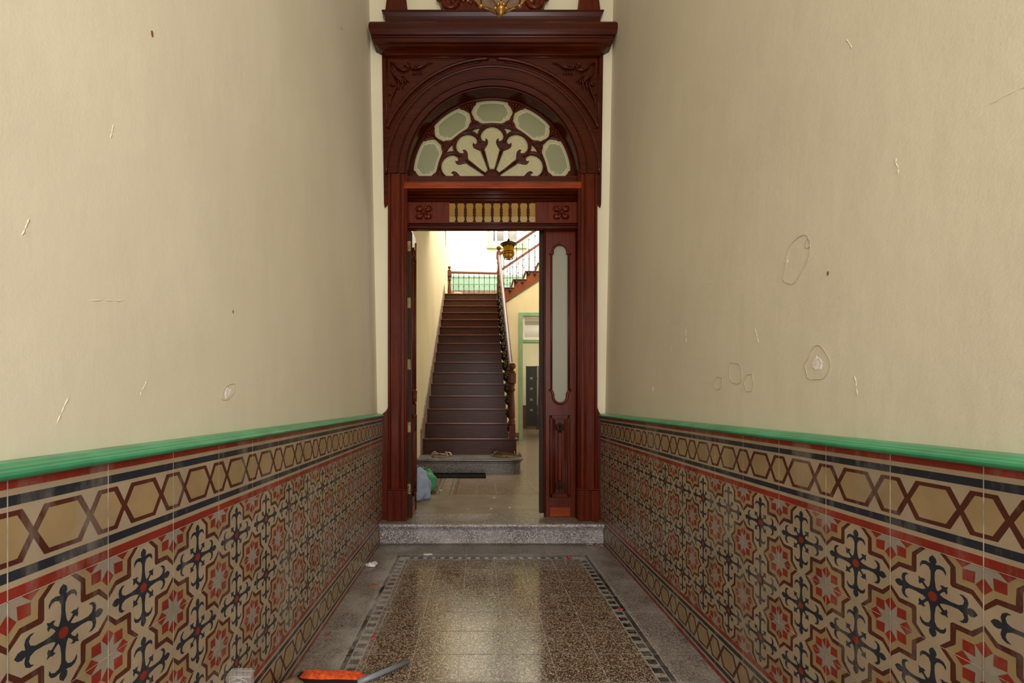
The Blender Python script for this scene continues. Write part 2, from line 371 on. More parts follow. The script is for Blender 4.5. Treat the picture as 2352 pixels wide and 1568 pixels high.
# ------------------------------------------------------------------ wainscot tiles
TZ = 1.023/5
def wainscot(parent, sgn, X, joint, k0, k1):
    """flat inlaid cement tiles: u along y, v along z; layers 0.1 mm apart"""
    b = MB(); L = 0.00016
    def poly(pts, layer, mi):
        x = X - sgn*L*layer
        b.add([(x, p[0], p[1]) for p in pts], [tuple(range(len(pts)))], mi)
    CR, OC, MR, RD, NV, WH, GR = range(7)
    y0, y1 = joint+0.2*k0, joint+0.2*k1
    b.box(min(X, X+sgn*0.05), max(X, X+sgn*0.05), y0, y1, 0, 1.023, OC)
    def q4(pts): # quadrant path to full symmetric polygon
        out = []
        for r in range(4):
            for (px, py) in pts:
                for _ in range(r): px, py = -py, px
                out.append((px, py))
        return out
    outer = q4([(1.0, 0.25), (0.80, 0.47), (0.48, 0.48), (0.47, 0.80), (0.25, 1.0)])
    inner = q4([(1.0, 0.14), (0.77, 0.365), (0.405, 0.365), (0.365, 0.405), (0.365, 0.77), (0.14, 1.0)])
    # (quarter turns are counter-clockwise, points run the same way)
    arm_r = [(0.12, 0.11), (0.065, 0.22), (0.042, 0.38), (0.045, 0.53), (0.09, 0.615), (0.17, 0.640), (0.235, 0.61), (0.275, 0.54), (0.285, 0.62), (0.24, 0.695), (0.16, 0.72), (0.055, 0.70), (0.085, 0.76), (0.07, 0.83), (0, 0.89)]
    arm = arm_r + [(-a, c) for a, c in reversed(arm_r[:-1])]
    dg = [(0.05, 0.13), (0.028, 0.22), (0.028, 0.29), (0.045, 0.32), (0.10, 0.31), (0.07, 0.375), (0.03, 0.395), (0.0, 0.46)]
    dgp = dg + [(-a, c) for a, c in reversed(dg[:-1])]
    def rot(pts, deg): 
        c, s = math.cos(math.radians(deg)), math.sin(math.radians(deg)); return [(c*p[0]-s*p[1], s*p[0]+c*p[1]) for p in pts]
    disc = lambda r, n: [(r*math.cos(2*PI*i/n), r*math.sin(2*PI*i/n)) for i in range(n)]
    star = []
    for i in range(8):
        a = PI/4*i; star.append((0.22*math.cos(a), 0.22*math.sin(a))); a += PI/8; star.append((0.435*math.cos(a), 0.435*math.sin(a)))
    for k in range(k0, k1):
        yc = joint+0.2*(k+0.5)
        for r in range(1, 4):
            zc = TZ*(r+0.5); T = lambda pts: [(yc+p[0]*0.1, zc+p[1]*TZ/2) for p in pts]
            poly(T(outer), 1, MR); poly(T(inner), 2, CR)
            for a in range(4): poly(T(rot(arm, 90*a)), 3+0.2*a, NV); poly(T(rot(dgp, 90*a+45)), 3.1+0.2*a, NV)
            poly(T(disc(0.175, 16)), 4, NV); poly(T(disc(0.10, 16)), 5, RD)
        for r in range(1, 5):
            y_, z_ = joint+0.2*k, TZ*r; T = lambda pts: [(y_+p[0]*0.1, z_+p[1]*TZ/2) for p in pts]
            poly(T(star), 2.5, WH)
            for i in range(8):
                c = 0.40; d = 0.18; ww = 0.150
                poly(T(rot([(c-d, 0), (c, -ww), (c+d*0.85, 0), (c, ww)], 45*i)), 3, RD)
        # borders: rows 0 and 4
        for z0 in (0, TZ*4):
            ya, yb = yc-0.1, yc+0.1; Z = lambda f: z0+TZ*f
            poly([(ya, Z(0)), (yb, Z(0)), (yb, Z(1)), (ya, Z(1))], 6, CR)
            for (f0, f1, mi) in ((0, 0.095, RD), (0.905, 1, RD), (0.15, 0.235, NV), (0.765, 0.85, NV)):
                poly([(ya, Z(f0)), (yb, Z(f0)), (yb, Z(f1)), (ya, Z(f1))], 7, mi)
            for (c, h, fl) in ((0.5, 0.285, 0.165), (0.0, 0.215, 0.10), (1.0, 0.215, 0.10)):
                if c == 1.0: continue
                cy = ya+0.2*c
                hexa = lambda e, e2: [(cy-0.2*(h+e), Z(0.5)), (cy-0.2*(fl+e2), Z(0.70+e2)), (cy+0.2*(fl+e2), Z(0.70+e2)), (cy+0.2*(h+e), Z(0.5)), (cy+0.2*(fl+e2), Z(0.30-e2)), (cy-0.2*(fl+e2), Z(0.30-e2))]
                poly(hexa(0.026, 0.022), 8 if c else 8.4, MR); poly(hexa(-0.036, -0.022), 9 if c else 9.4, OC)
    # joints
    for k in range(k0, k1+1):
        yj = joint+0.2*k; poly([(yj-0.0010, 0), (yj+0.0010, 0), (yj+0.0010, 1.023), (yj-0.0010, 1.023)], 10, GR)
    for r in range(1, 5):
        zj = TZ*r; poly([(y0, zj-0.0006), (y1, zj-0.0006), (y1, zj+0.0006), (y0, zj+0.0006)], 10, GR)
    return b.build('tile_wainscot', [M['t_cream'], M['t_ochre'], M['t_maroon'], M['t_red'], M['t_navy'], M['t_white'], M['grout']], parent)
wainscot(wl, -1, -0.775, 0.732, -9, 15)
wainscot(wr, 1, 1.0133, 0.8865, -9, 14)
def dado_rail(parent, sgn, X, y1):
    pr = [(0.0, -0.004), (-0.012, -0.003), (-0.019, 0.001), (-0.021, 0.006), (-0.018, 0.011), (-0.009, 0.013), (-0.006, 0.016), (0.004, 0.018), (0.012, 0.022), (0.046, 0.024), (0.055, 0.024), (0.055, -0.004)]
    pts = [(X+sgn*p[0], 1.023+p[1]) for p in pr]
    o = MB().prism(pts, 'y', YB, y1).build('dado_rail', M['green'], parent, 0.001)
    o['label'] = 'green painted dado moulding capping the tiles'
    return fix_normals(o)
dado_rail(wl, -1, -0.775, 3.63); dado_rail(wr, 1, 1.0133, 3.63)

# marks in the plaster
def blotch(xw, py, px_y, r1, r2, mat, name, parent, sgn, tilt=0, thick=0.0012, seed=0, ring=False):
    """irregular patch on a side wall at depth y=px_y, height py"""
    n = 40; pts = []
    for i in range(n):
        a = 2*PI*i/n; q = 1+0.40*noise.noise(Vector((math.cos(a)*1.1+seed*3.3, math.sin(a)*1.1, seed)))+(0 if ring else 0.35*noise.noise(Vector((math.cos(a)*4+seed, math.sin(a)*4, seed))))
        u, v = r1*q*math.cos(a), r2*q*math.sin(a)
        pts.append((px_y+u*math.cos(tilt)-v*math.sin(tilt), py+u*math.sin(tilt)+v*math.cos(tilt)))
    b = MB(); X = lambda z: flare(sgn, z)-sgn*thick
    if ring:
        b.tube([(X(p[1])+sgn*0.0006, p[0], p[1]) for p in pts], 0.0009, 6, closed=True)
    else:
        b.add([(X(p[1]), p[0], p[1]) for p in pts]+[(flare(sgn, p[1])+sgn*0.002, p[0], p[1]) for p in pts],
              [tuple(range(n))]+[(i, (i+1) % n, (i+1) % n+n, i+n) for i in range(n)])
    return b.build(name, mat, parent)
def wpos(px, py, sgn):   # depth and height of a mark seen on a side wall
    X = flare(sgn, 1.04)
    for _ in range(4):
        d = X*1020/(px-1095); z = 1.15-(py-920)*d/1020; X = flare(sgn, z)
    return d, z
for (px, py, r1, r2, sg, sd, tl) in ((1877, 836, 0.020, 0.019, 1, 1, 0), (524, 901, 0.020, 0.013, -1, 2, 0.6), (1806, 601, 0.008, 0.006, 1, 3, 0), (1499, 892, 0.010, 0.014, 1, 4, 0)):
    d, z = wpos(px, py, sg); blotch(0, z, d, r1, r2, M['bare'], 'plaster_chip', wr if sg > 0 else wl, sg, tl, seed=sd)
for (px, py, r1, r2, sg, sd, tl) in ((1877, 838, 0.055, 0.050, 1, 5, 0), (1829, 598, 0.052, 0.078, 1, 6, 0.45), (1856, 560, 0.010, 0.014, 1, 7, 0), (524, 901, 0.045, 0.02, -1, 8, 0.5), (1650, 880, 0.03, 0.03, 1, 9, 0), (1690, 858, 0.05, 0.04, 1, 10, 0.4), (1720, 880, 0.03, 0.035, 1, 11, 0)):
    d, z = wpos(px, py, sg); blotch(0, z, d, r1, r2, M['chalk'], 'trowel_ring', wr if sg > 0 else wl, sg, tl, seed=sd, ring=True)
for (px, py, r, sg) in ((1902, 628, 0.005, 1), (349, 78, 0.006, -1), (784, 66, 0.006, -1), (535, 716, 0.004, -1)):
    d, z = wpos(px, py, sg); blotch(0, z, d, r*0.6, r*1.3, M['brownspot'], 'stain', wr if sg > 0 else wl, sg)
for (px, py, L, sg, tl) in ((1966, 884, 0.07, 1, 1.4), (1575, 770, 0.09, 1, 1.5), (1540, 800, 0.05, 1, 1.3), (1630, 650, 0.05, 1, 0.2), (1738, 770, 0.08, 1, 1.2), (2320, 215, 0.10, 1, 0.1), (2060, 380, 0.06, 1, 1.4), (1950, 100, 0.06, 1, 1.1), (145, 940, 0.07, -1, 1.1), (258, 300, 0.05, -1, 1.3), (330, 890, 0.06, -1, 1.0), (250, 690, 0.12, -1, 0.2), (60, 520, 0.05, -1, 1.2)):
    d, z = wpos(px, py, sg); pts = []
    for i in range(9):
        t = (i/8-0.5)*L; wv = 0.006*noise.noise(Vector((t*60, px, 0)))
        zz = z+t*math.sin(tl)+wv; pts.append((flare(sg, zz)+sg*0.0008, d+t*math.cos(tl)+wv, zz))
    MB().tube(pts, [0.0003]+[0.0016, 0.0022, 0.0010, 0.0020, 0.0014, 0.0022, 0.001]+[0.0003], 5).build('paint_ridge', M['plaster'], wr if sg > 0 else wl)

# ------------------------------------------------------------------ entrance step
pr = [(3.56, 0.0), (3.545, 0.012), (3.545, 0.118), (3.532, 0.126), (3.532, 0.134), (3.524, 0.137), (3.514, 0.145), (3.510, 0.157), (3.514, 0.168), (3.524, HZ), (3.853, HZ), (3.853, 0.0)]
st = MB().prism(pr, 'x', -0.772, 1.0105)
o = fix_normals(st.build('entrance_step', [M['terr_step']])); o.data.materials.append(M['terr_top'])
for p in o.data.polygons:
    if p.normal.z > 0.9 and p.center.z > 0.17: p.material_index = 1
tag(o, 'grey terrazzo step with rounded nosing below the carved doorway', 'step')
o['kind'] = 'structure'

# ------------------------------------------------------------------ the carved doorway
dr = tag(empty('door_1', (0, 0, 0)), 'carved mahogany doorway with arched fanlight at the corridor end', 'door', kind='structure')
for s in (-1, 1):
    b = MB(); X = lambda a, c: (min(CX+s*a, CX+s*c), max(CX+s*a, CX+s*c))
    def seg(a, c, y0, y1=3.83, z0=0.36, z1=3.0): x0, x1 = X(a, c); b.box(x0, x1, y0, y1, z0, z1)
    seg(0.70, 0.85, 3.632); seg(0.722, 0.742, 3.622); seg(0.765, 0.83, 3.618); 
    for a, r in ((0.844, 0.011), (0.826, 0.005), (0.762, 0.007), (0.752, 0.004), (0.712, 0.008), (0.700, 0.005)):
        b.tube([(CX+s*a, 3.622, 0.36), (CX+s*a, 3.622, 3.0)], r, 8)
    b.build('jamb', M['wood'], dr, 0.0025)
    b = MB()
    def seg2(a, c, y0, z1, y1=3.83): x0, x1 = X(a, c); b.box(x0, x1, y0, y1, HZ, z1)
    seg2(0.695, 0.856, 3.612, 0.425); seg2(0.706, 0.738, 3.600, 0.42); seg2(0.748, 0.79, 3.603, 0.42); seg2(0.80, 0.856, 3.593, 0.42)
    x0, x1 = X(0.690, 0.862); b.box(x0, x1, 3.596, 3.83, 0.425, 0.436)
    b.build('plinth_block', M['wood'], dr, 0.004)
    # side board with a scalloped top beside the tiles
    e = 0.905 if s < 0 else 0.888
    pts = [(0.845, HZ), (e, HZ), (e, 1.035), (e-0.008, 1.048), (0.882 if s < 0 else 0.873, 1.058), (0.866, 1.078), (0.858, 1.10), (0.845, 1.11)]
    plate('side_board', [[(CX+s*p[0], p[1]) for p in pts]], 3.640, 0.02, M['wood'], dr)
# archivolt
ZC = 3.006
b = MB(); n = 48
def ring(r0, r1, yf, yb, a0=0, a1=180, zc=ZC, mi=0):
    A = arc(CX, zc, r0, a0, a1, n); B = arc(CX, zc, r1, a0, a1, n)
    vs = [(p[0], yf, p[1]) for p in A]+[(p[0], yf, p[1]) for p in B]+[(p[0], yb, p[1]) for p in A]+[(p[0], yb, p[1]) for p in B]
    k = n+1; fs = []
    for i in range(n): fs += [(i, i+1, k+i+1, k+i), (2*k+i, 3*k+i, 3*k+i+1, 2*k+i+1), (i, 2*k+i, 2*k+i+1, i+1), (k+i, k+i+1, 3*k+i+1, 3*k+i)]
    fs += [(0, k, 3*k, 2*k), (n, 2*k+n, 3*k+n, k+n)]
    b.add(vs, fs, mi)
ring(0.70, 0.862, 3.632, 3.83); ring(0.722, 0.766, 3.624, 3.64); ring(0.782, 0.846, 3.620, 3.64)
for r, t, yy_ in ((0.870, 0.015, 3.626), (0.852, 0.005, 3.622), (0.776, 0.006, 3.624), (0.718, 0.005, 3.622), (0.703, 0.005, 3.630)):
    b.tube([(p[0], yy_, p[1]) for p in arc(CX, ZC, r, 0, 180, 60)], t, 8)
b.build('arch_moulding', M['woodh'], dr)
# spandrel board with the drooping side strips
W = 0.904; ZT = 4.06
outer = [(CX-W-0.004, ZT), (CX-W+0.014, 2.76), (CX-W+0.020, 2.735), (CX-W+0.036, 2.752), (CX-0.858, 2.775)] + [(p[0], p[1]) for p in arc(CX, ZC, 0.858, 180, 0, 48)] + [(CX+0.858, 2.775), (CX+W-0.036, 2.752), (CX+W-0.020, 2.735), (CX+W-0.014, 2.76), (CX+W+0.004, ZT)]
sp = plate('spandrel_panel', [outer], 3.640, 0.022, M['woodh'], dr)
b = MB(); zt = 3.962; xe = 0.868
for s in (-1, 1):
    a0 = math.degrees(math.acos(xe/0.948))
    b.tube([(CX+s*p[0], 3.636, p[1]) for p in arc(0, ZC, 0.944, a0, 88, 40)], 0.014, 8)
    b.tube([(CX+s*p[0], 3.637, p[1]) for p in arc(0, ZC, 0.922, a0, 84, 40)], 0.004, 8)
    b.tube([(CX+s*xe, 3.638, 3.40), (CX+s*xe, 3.638, zt)], 0.007, 8)
    b.tube([(CX+s*xe, 3.638, zt), (CX+s*0.02, 3.638, zt)], 0.006, 8)
b.build('panel_moulding', M['woodh'], sp)
for s in (-1, 1):       # acanthus scroll carving in each corner
    b = MB(); cx = lambda v: CX+s*v; Y = 3.634
    def sc(pts, r0, r1=0.003):
        k = len(pts); b.tube([(cx(p[0]), Y-0.010*math.sin(PI*i/(k-1)), p[1]) for i, p in enumerate(pts)], [r0+(r1-r0)*abs(2*i/(k-1)-0.8)/1.2 if 1 else r0 for i in range(k)], 8)
    def curl(x, z, r, a0, tr, th=0.009):
        k = 16; b.tube([(cx(x+r*(1-0.75*i/k)*math.cos(a0+tr*2*PI*i/k)), Y-0.012*i/k, z+r*(1-0.75*i/k)*math.sin(a0+tr*2*PI*i/k)) for i in range(k+1)], [th*(1-0.5*i/k) for i in range(k+1)], 8)
        b.ball((cx(x), Y-0.008, z), th*1.2, 10)
    sc([(0.835, 3.915), (0.80, 3.905), (0.77, 3.865), (0.73, 3.845), (0.69, 3.855), (0.67, 3.885)], 0.012); curl(0.695, 3.887, 0.026, 0, 1.1)
    sc([(0.67, 3.86), (0.62, 3.865), (0.58, 3.875), (0.54, 3.905), (0.49, 3.912)], 0.010); curl(0.62, 3.885, 0.018, -1, 0.9)
    sc([(0.835, 3.915), (0.825, 3.85), (0.80, 3.80), (0.75, 3.78), (0.71, 3.79)], 0.012); curl(0.815, 3.745, 0.024, 1.4, -1.1)
    sc([(0.80, 3.80), (0.79, 3.72), (0.81, 3.66), (0.835, 3.61), (0.84, 3.55)], 0.010); curl(0.825, 3.655, 0.018, 0, 1)
    for j in range(6):
        a = math.radians(200+j*24); b.tube([(cx(0.735), Y, 3.80), (cx(0.735+0.04*math.cos(a)*-1), Y-0.012, 3.80+0.04*math.sin(a)), (cx(0.735-0.07*math.cos(a)), Y, 3.795+0.062*math.sin(a))], [0.004, 0.009, 0.002], 6)
    for j in range(4):
        b.tube([(cx(0.66-0.02*j), Y, 3.86), (cx(0.645-0.02*j), Y-0.008, 3.835), (cx(0.65-0.022*j), Y, 3.812)], [0.003, 0.007, 0.002], 6)
    sc([(0.78, 3.78), (0.765, 3.73), (0.775, 3.69)], 0.008); sc([(0.76, 3.78), (0.735, 3.74), (0.74, 3.70)], 0.008)
    b.build('corner_carving', M['woodh'], sp)
# cornice (stepped crown moulding mitred at both ends)
def crown(name, prof, w, yf, yb, cx=CX, mat=M['woodh'], par=dr):
    b = MB(); vs = []
    for o_, z in prof: vs += [(cx-w-o_, yb, z), (cx-w-o_, yf-o_, z), (cx+w+o_, yf-o_, z), (cx+w+o_, yb, z)]
    fs = []
    for i in range(len(prof)-1):
        for j in range(3): fs.append((i*4+j, i*4+j+1, i*4+4+j+1, i*4+4+j))
        fs.append((i*4+3, i*4, i*4+4, i*4+7))
    k = (len(prof)-1)*4; fs += [(3, 2, 1, 0), (k, k+1, k+2, k+3)]
    return b.add(vs, fs).build(name, mat, par)
def cy(zpx, d): return 1.15-(zpx-920)*d/1020
prof = [(0, 3.965), (0.0, 3.984), (0.012, 3.990), (0.030, 3.996), (0.046, 4.002), (0.058, 4.012), (0.072, 4.016), (0.079, 4.024), (0.082, 4.036), (0.079, 4.048), (0.074, 4.055), (0.076, 4.060), (0.089, 4.064), (0.098, 4.076), (0.104, 4.094), (0.106, 4.114), (0.105, 4.134), (0.100, 4.152), (0.091, 4.164), (0.03, 4.169)]
crown('cornice', prof, 0.882, 3.622, 3.662)
crown('cornice_cap', [(0, 4.16), (0.0, 4.245), (0.006, 4.262), (0.018, 4.284), (0.024, 4.290), (0.024, 4.298)], 0.872, 3.60, 3.662)
b = MB()                                    # broken pediment, mostly above the frame
for s in (-1, 1):
    b.prism([(CX+s*(0.780-0.085), 4.298), (CX+s*(0.780+0.085), 4.298), (CX+s*(0.780+0.06), 4.50), (CX+s*0.795, 4.56), (CX+s*(0.780-0.06), 4.50)], 'y', 3.585, 3.66)
ped = b.build('pediment_block', M['wood'], dr, 0.004)
b = MB()
for s in (-1, 1):
    b.tube([(CX+s*(0.02+q[0]), 3.60-q[2], 4.365+q[1]) for q in [(0.33+0.09*math.cos(a)*(1-a/16), 0.03+0.09*math.sin(a)*(1-a/16), 0.0) for a in [i*0.5 for i in range(22)]]], 0.022, 8)
    b.prism([(CX, 4.298), (CX+s*0.36, 4.298), (CX+s*0.42, 4.36), (CX+s*0.44, 4.42), (CX+s*0.30, 4.50), (CX+s*0.12, 4.54), (CX, 4.66)], 'y', 3.60, 3.66)
    for j in range(5):
        b.ball((CX+s*(0.06+0.06*j), 3.60, 4.36+0.015*j), 0.026, 10, sq=(1, 0.6, 1.2))
b.build('pediment_scroll', M['wood'], dr)

# transom: rails, mouldings, spindle panel
tw = 0.707
tr = MB()
tr.box(CX-tw, CX+tw, 3.655, 3.745, 2.925, 3.00); tr.box(CX-tw, CX+tw, 3.66, 3.685, 2.795, 2.93)
tr.box(CX-tw, CX+tw, 3.655, 3.695, 2.56, 2.612)
tr_o = tr.build('transom_rail', M['woodh'], dr, 0.002)
b = MB(); b.box(CX-tw-0.015, CX+tw+0.015, 3.612, 3.66, 2.878, 2.926); b.box(CX-tw-0.018, CX+tw+0.018, 3.606, 3.66, 2.924, 2.930)
b.build('worn_transom_ledge', M['woodlight'], dr, 0.003)
b = MB()
for z, r, yy_ in ((2.865, 0.006, 3.654), (2.850, 0.009, 3.650), (2.835, 0.005, 3.654), (2.822, 0.010, 3.652), (2.804, 0.006, 3.654), (2.794, 0.004, 3.654), (2.606, 0.005, 3.650), (2.590, 0.004, 3.651), (2.566, 0.006, 3.651)):
    b.tube([(CX-tw, yy_, z), (CX+tw, yy_, z)], r, 8)
b.build('transom_moulding', M['woodh'], dr)
sx0, sx1 = CX-0.357, CX+0.355
sp_o = plate('spindle_panel', [[(CX-tw, 2.60), (CX+tw, 2.60), (CX+tw, 2.80), (CX-tw, 2.80)], [(sx0, 2.624), (sx0, 2.788), (sx1, 2.788), (sx1, 2.624)]], 3.665, 0.022, M['wood'], dr)
prof = [(0.013, 0), (0.013, 0.012), (0.008, 0.018), (0.007, 0.030), (0.0095, 0.048), (0.014, 0.062), (0.012, 0.067), (0.008, 0.070), (0.014, 0.080), (0.014, 0.086), (0.008, 0.094), (0.012, 0.099), (0.014, 0.104), (0.0095, 0.118), (0.007, 0.136), (0.008, 0.146), (0.013, 0.152), (0.013, 0.164)]
s0 = MB().lathe(prof, 0, 0, 0, 12).build('spindle', M['wooddark'], sp_o); s0.location = (CX-0.298, 3.676, 2.624)
for i in range(1, 9): copy(s0, sp_o, (CX-0.298+0.0742*i, 3.676, 2.624))
for s in (-1, 1):      # carved four-petal flower
    b = MB(); cx_ = CX+s*0.567; cz = 2.702
    for a in (45, 135, 225, 315):
        c, q = math.cos(math.radians(a)), math.sin(math.radians(a))
        b.ball((cx_+c*0.052, 3.664, cz+q*0.044), 0.034, 12, sq=(1.0, 0.5, 0.85))
        b.tube([(cx_+c*0.012, 3.652, cz+q*0.012), (cx_+c*0.045-q*0.02, 3.646, cz+q*0.042+c*0.02), (cx_+c*0.08, 3.658, cz+q*0.07)], [0.010, 0.010, 0.004], 8)
        b.tube([(cx_+c*0.012, 3.652, cz+q*0.012), (cx_+c*0.045+q*0.02, 3.646, cz+q*0.042-c*0.02), (cx_+c*0.08, 3.658, cz+q*0.07)], [0.010, 0.010, 0.004], 8)
    b.ball((cx_, 3.652, cz), 0.014, 10)
    b.build('carved_flower', M['wood'], sp_o)

# fanlight ------------------------------------------------
FZ = 3.023; FY = 3.752
def pol(r, deg): a = math.radians(deg); return (CX+r*math.sin(a), FZ+r*math.cos(a))   # angle from vertical
def clipz(pts, zmin=FZ+0.003):
    out = []; n_ = len(pts)
    for i in range(n_):
        a, b_ = pts[i], pts[(i+1) % n_]
        if a[1] >= zmin: out.append(a)
        if (a[1] >= zmin) != (b_[1] >= zmin):
            t = (zmin-a[1])/(b_[1]-a[1]); out.append((a[0]+t*(b_[0]-a[0]), zmin))
    return out
half = [(0.672, 0), (0.672, 4), (0.671, 8), (0.668, 11.5), (0.650, 12.2), (0.640, 13.8), (0.622, 15.2), (0.600, 17.0), (0.575, 17.2), (0.545, 16.6), (0.520, 16.2), (0.510, 14.4), (0.500, 13.2), (0.484, 11.5), (0.476, 9.5), (0.474, 5), (0.474, 0)]
def outer_pane(c, f=1.0):
    rc = 0.573; pts = [(rc+(r-rc)*f, a*f) for r, a in half]
    full = pts + [(r, -a) for r, a in reversed(pts[1:-1])]
    return clipz([pol(r, c+a) for r, a in full])
lobe_h = [(0.447, 0), (0.445, 0.020), (0.436, 0.045), (0.420, 0.068), (0.398, 0.086), (0.372, 0.096), (0.350, 0.094), (0.334, 0.087), (0.323, 0.074), (0.322, 0.062), (0.328, 0.052), (0.337, 0.052), (0.344, 0.056), (0.340, 0.044), (0.330, 0.036), (0.315, 0.034), (0.298, 0.039), (0.280, 0.050), (0.262, 0.062), (0.244, 0.067), (0.238, 0.060), (0.160, 0.040), (0.078, 0.017), (0.072, 0)]
def lobe(c, f=1.0, dr_=0):
    a = math.radians(c); q = [(r*(1-dr_)+dr_*0.30, w_*f) for r, w_ in lobe_h]
    full = q + [(r, -w_) for r, w_ in reversed(q[1:-1])]
    return clipz([(CX+r*math.sin(a)+w_*math.cos(a), FZ+r*math.cos(a)-w_*math.sin(a)) for r, w_ in full])
angs = (-72, -36, 0, 36, 72)
tri = [[pol(0.449, c-5.6), pol(0.452, c), pol(0.449, c+5.6), pol(0.425, c+2.2), pol(0.402, c), pol(0.425, c-2.2)] for c in (-54, -18, 18, 54)]
holes = [outer_pane(c) for c in angs]+[lobe(c) for c in angs]+tri
outl = [pol(0.715, a) for a in [90-180*i/64 for i in range(65)]] + [(CX-0.715, FZ-0.03), (CX+0.715, FZ-0.03)]
fan = plate('fanlight_frame', [outl]+holes, FY, 0.032, M['woodh'], dr, 0.003)
b = MB()
b.tube([(p[0], FY-0.001, p[1]) for p in [pol(0.461, a) for a in [90-180*i/60 for i in range(61)]]], 0.008, 8)
for c in angs:
    a = math.radians(c); hx, hz = CX+0.348*math.sin(a), FZ+0.348*math.cos(a)
    pts = [(hx+0.108*math.sin(a+t), FY-0.002, hz+0.108*math.cos(a+t)) for t in [(-1.95+3.9*i/30) for i in range(31)]]
    pts = [p for p in pts if p[2] > FZ]
    b.tube(pts, 0.0085, 8)
for c in (-54, -18, 18, 54):
    p, q = pol(0.06, c), pol(0.25, c); b.tube([(p[0], FY-0.003, p[1]), (q[0], FY-0.003, q[1])], 0.008, 8)
    for r, w_ in ((0.25, 0.013), (0.265, 0.010)): p = pol(r, c); b.ball((p[0], FY-0.002, p[1]), w_, 10)
    p, q = pol(0.50, c), pol(0.635, c); b.tube([(p[0], FY-0.002, p[1]), (q[0], FY-0.002, q[1])], [0.007, 0.007], 8)
    for r_, e_ in ((0.655, -2.2), (0.655, 2.2), (0.663, 0), (0.642, 0), (0.487, -2.6), (0.487, 2.6), (0.502, 0)): p = pol(r_, c+e_); b.ball((p[0], FY-0.001, p[1]), 0.013, 8, sq=(1, 0.6, 1))
for r0, w0 in ((0.679, 0.005),):
    b.tube([(p[0], FY-0.001, p[1]) for p in [pol(r0, a) for a in [90-180*i/60 for i in range(61)]]], w0, 8)
b.build('tracery_bead', M['woodh'], fan)
hub = MB(); pts = [(CX+0.066*math.cos(t), FZ+0.07*math.sin(t)) for t in [PI*i/16 for i in range(17)]]
hub.prism(pts, 'y', FY-0.016, FY); hub.tube([(p[0], FY-0.016, p[1]) for p in pts], 0.007, 8)
fix_normals(hub.build('fan_hub', M['woodh'], fan))
def pane(lp, lp2, name, inner_mat):
    me = MB(); y0 = FY+0.018
    me.add([(p[0], y0, p[1]) for p in lp]+[(p[0], y0+0.004, p[1]) for p in lp], [tuple(range(len(lp))), tuple(range(2*len(lp)-1, len(lp)-1, -1))]+[(i, (i+1) % len(lp), (i+1) % len(lp)+len(lp), i+len(lp)) for i in range(len(lp))], 0)
    if inner_mat: me.add([(p[0], y0-0.0006, p[1]) for p in lp2], [tuple(range(len(lp2)))], 1)
    me.tube([(p[0], y0-0.0012, p[1]) for p in lp2], 0.0038, 5, 2, closed=True)
    return me
def big(lp, cx_, cz_): return [(cx_+(p[0]-cx_)*1.04, cz_+(p[1]-cz_)*1.04) for p in lp]
for c in angs:
    cc = pol(0.573, c); me = pane(big(outer_pane(c), *cc), outer_pane(c, 0.80), 'outer_pane', True)
    for e in (-1, 1):     # etched corner scrolls
        for rr in (0.63, 0.525):
            p0 = pol(rr, c+e*11.5); s_ = spiral(p0[0], p0[1], 0.018, 0.003, 0 if e > 0 else PI, e*1.2, FY+0.0165, 14)
            me.tube(s_, 0.0022, 5, 2)
            p0 = pol((rr+0.575)/2, c+e*13.0); me.tube(spiral(p0[0], p0[1], 0.014, 0.003, PI/2, -e*1.0, FY+0.0165, 12), 0.0018, 5, 2)
    me.build('outer_pane', [M['frost'], M['frost_dk'], M['etch']], fan)
    cc = pol(0.28, c); me = pane(lobe(c, 1.0), lobe(c, 0.74, 0.14), 'lobe_pane', False)
    a = math.radians(c)
    for e in (-1, 1):
        for (r, w_, q) in ((0.385, 0.02, 0.022), (0.255, 0.02, 0.018), (0.225, 0.016, 0.014)):
            me.tube(spiral(CX+r*math.sin(a)+e*w_*math.cos(a), FZ+r*math.cos(a)-e*w_*math.sin(a), q, 0.003, a, e*1.1, FY+0.0165, 12), 0.002, 5, 2)
    me.tube([(pol(0.14, c)[0], FY+0.0165, pol(0.14, c)[1]), (pol(0.27, c)[0], FY+0.0165, pol(0.27, c)[1])], [0.001, 0.0032], 5, 2)
    me.build('lobe_pane', [M['frost'], M['frost_dk'], M['etch']], fan)
for t in tri:
    me = MB(); lp = big(t, sum(p[0] for p in t)/6, sum(p[1] for p in t)/6)
    me.add([(p[0], FY+0.02, p[1]) for p in lp]+[(p[0], FY+0.024, p[1]) for p in lp], [tuple(range(6)), (11, 10, 9, 8, 7, 6)]+[(i, (i+1) % 6, (i+1) % 6+6, i+6) for i in range(6)])
    me.build('small_pane', M['frost'], fan)

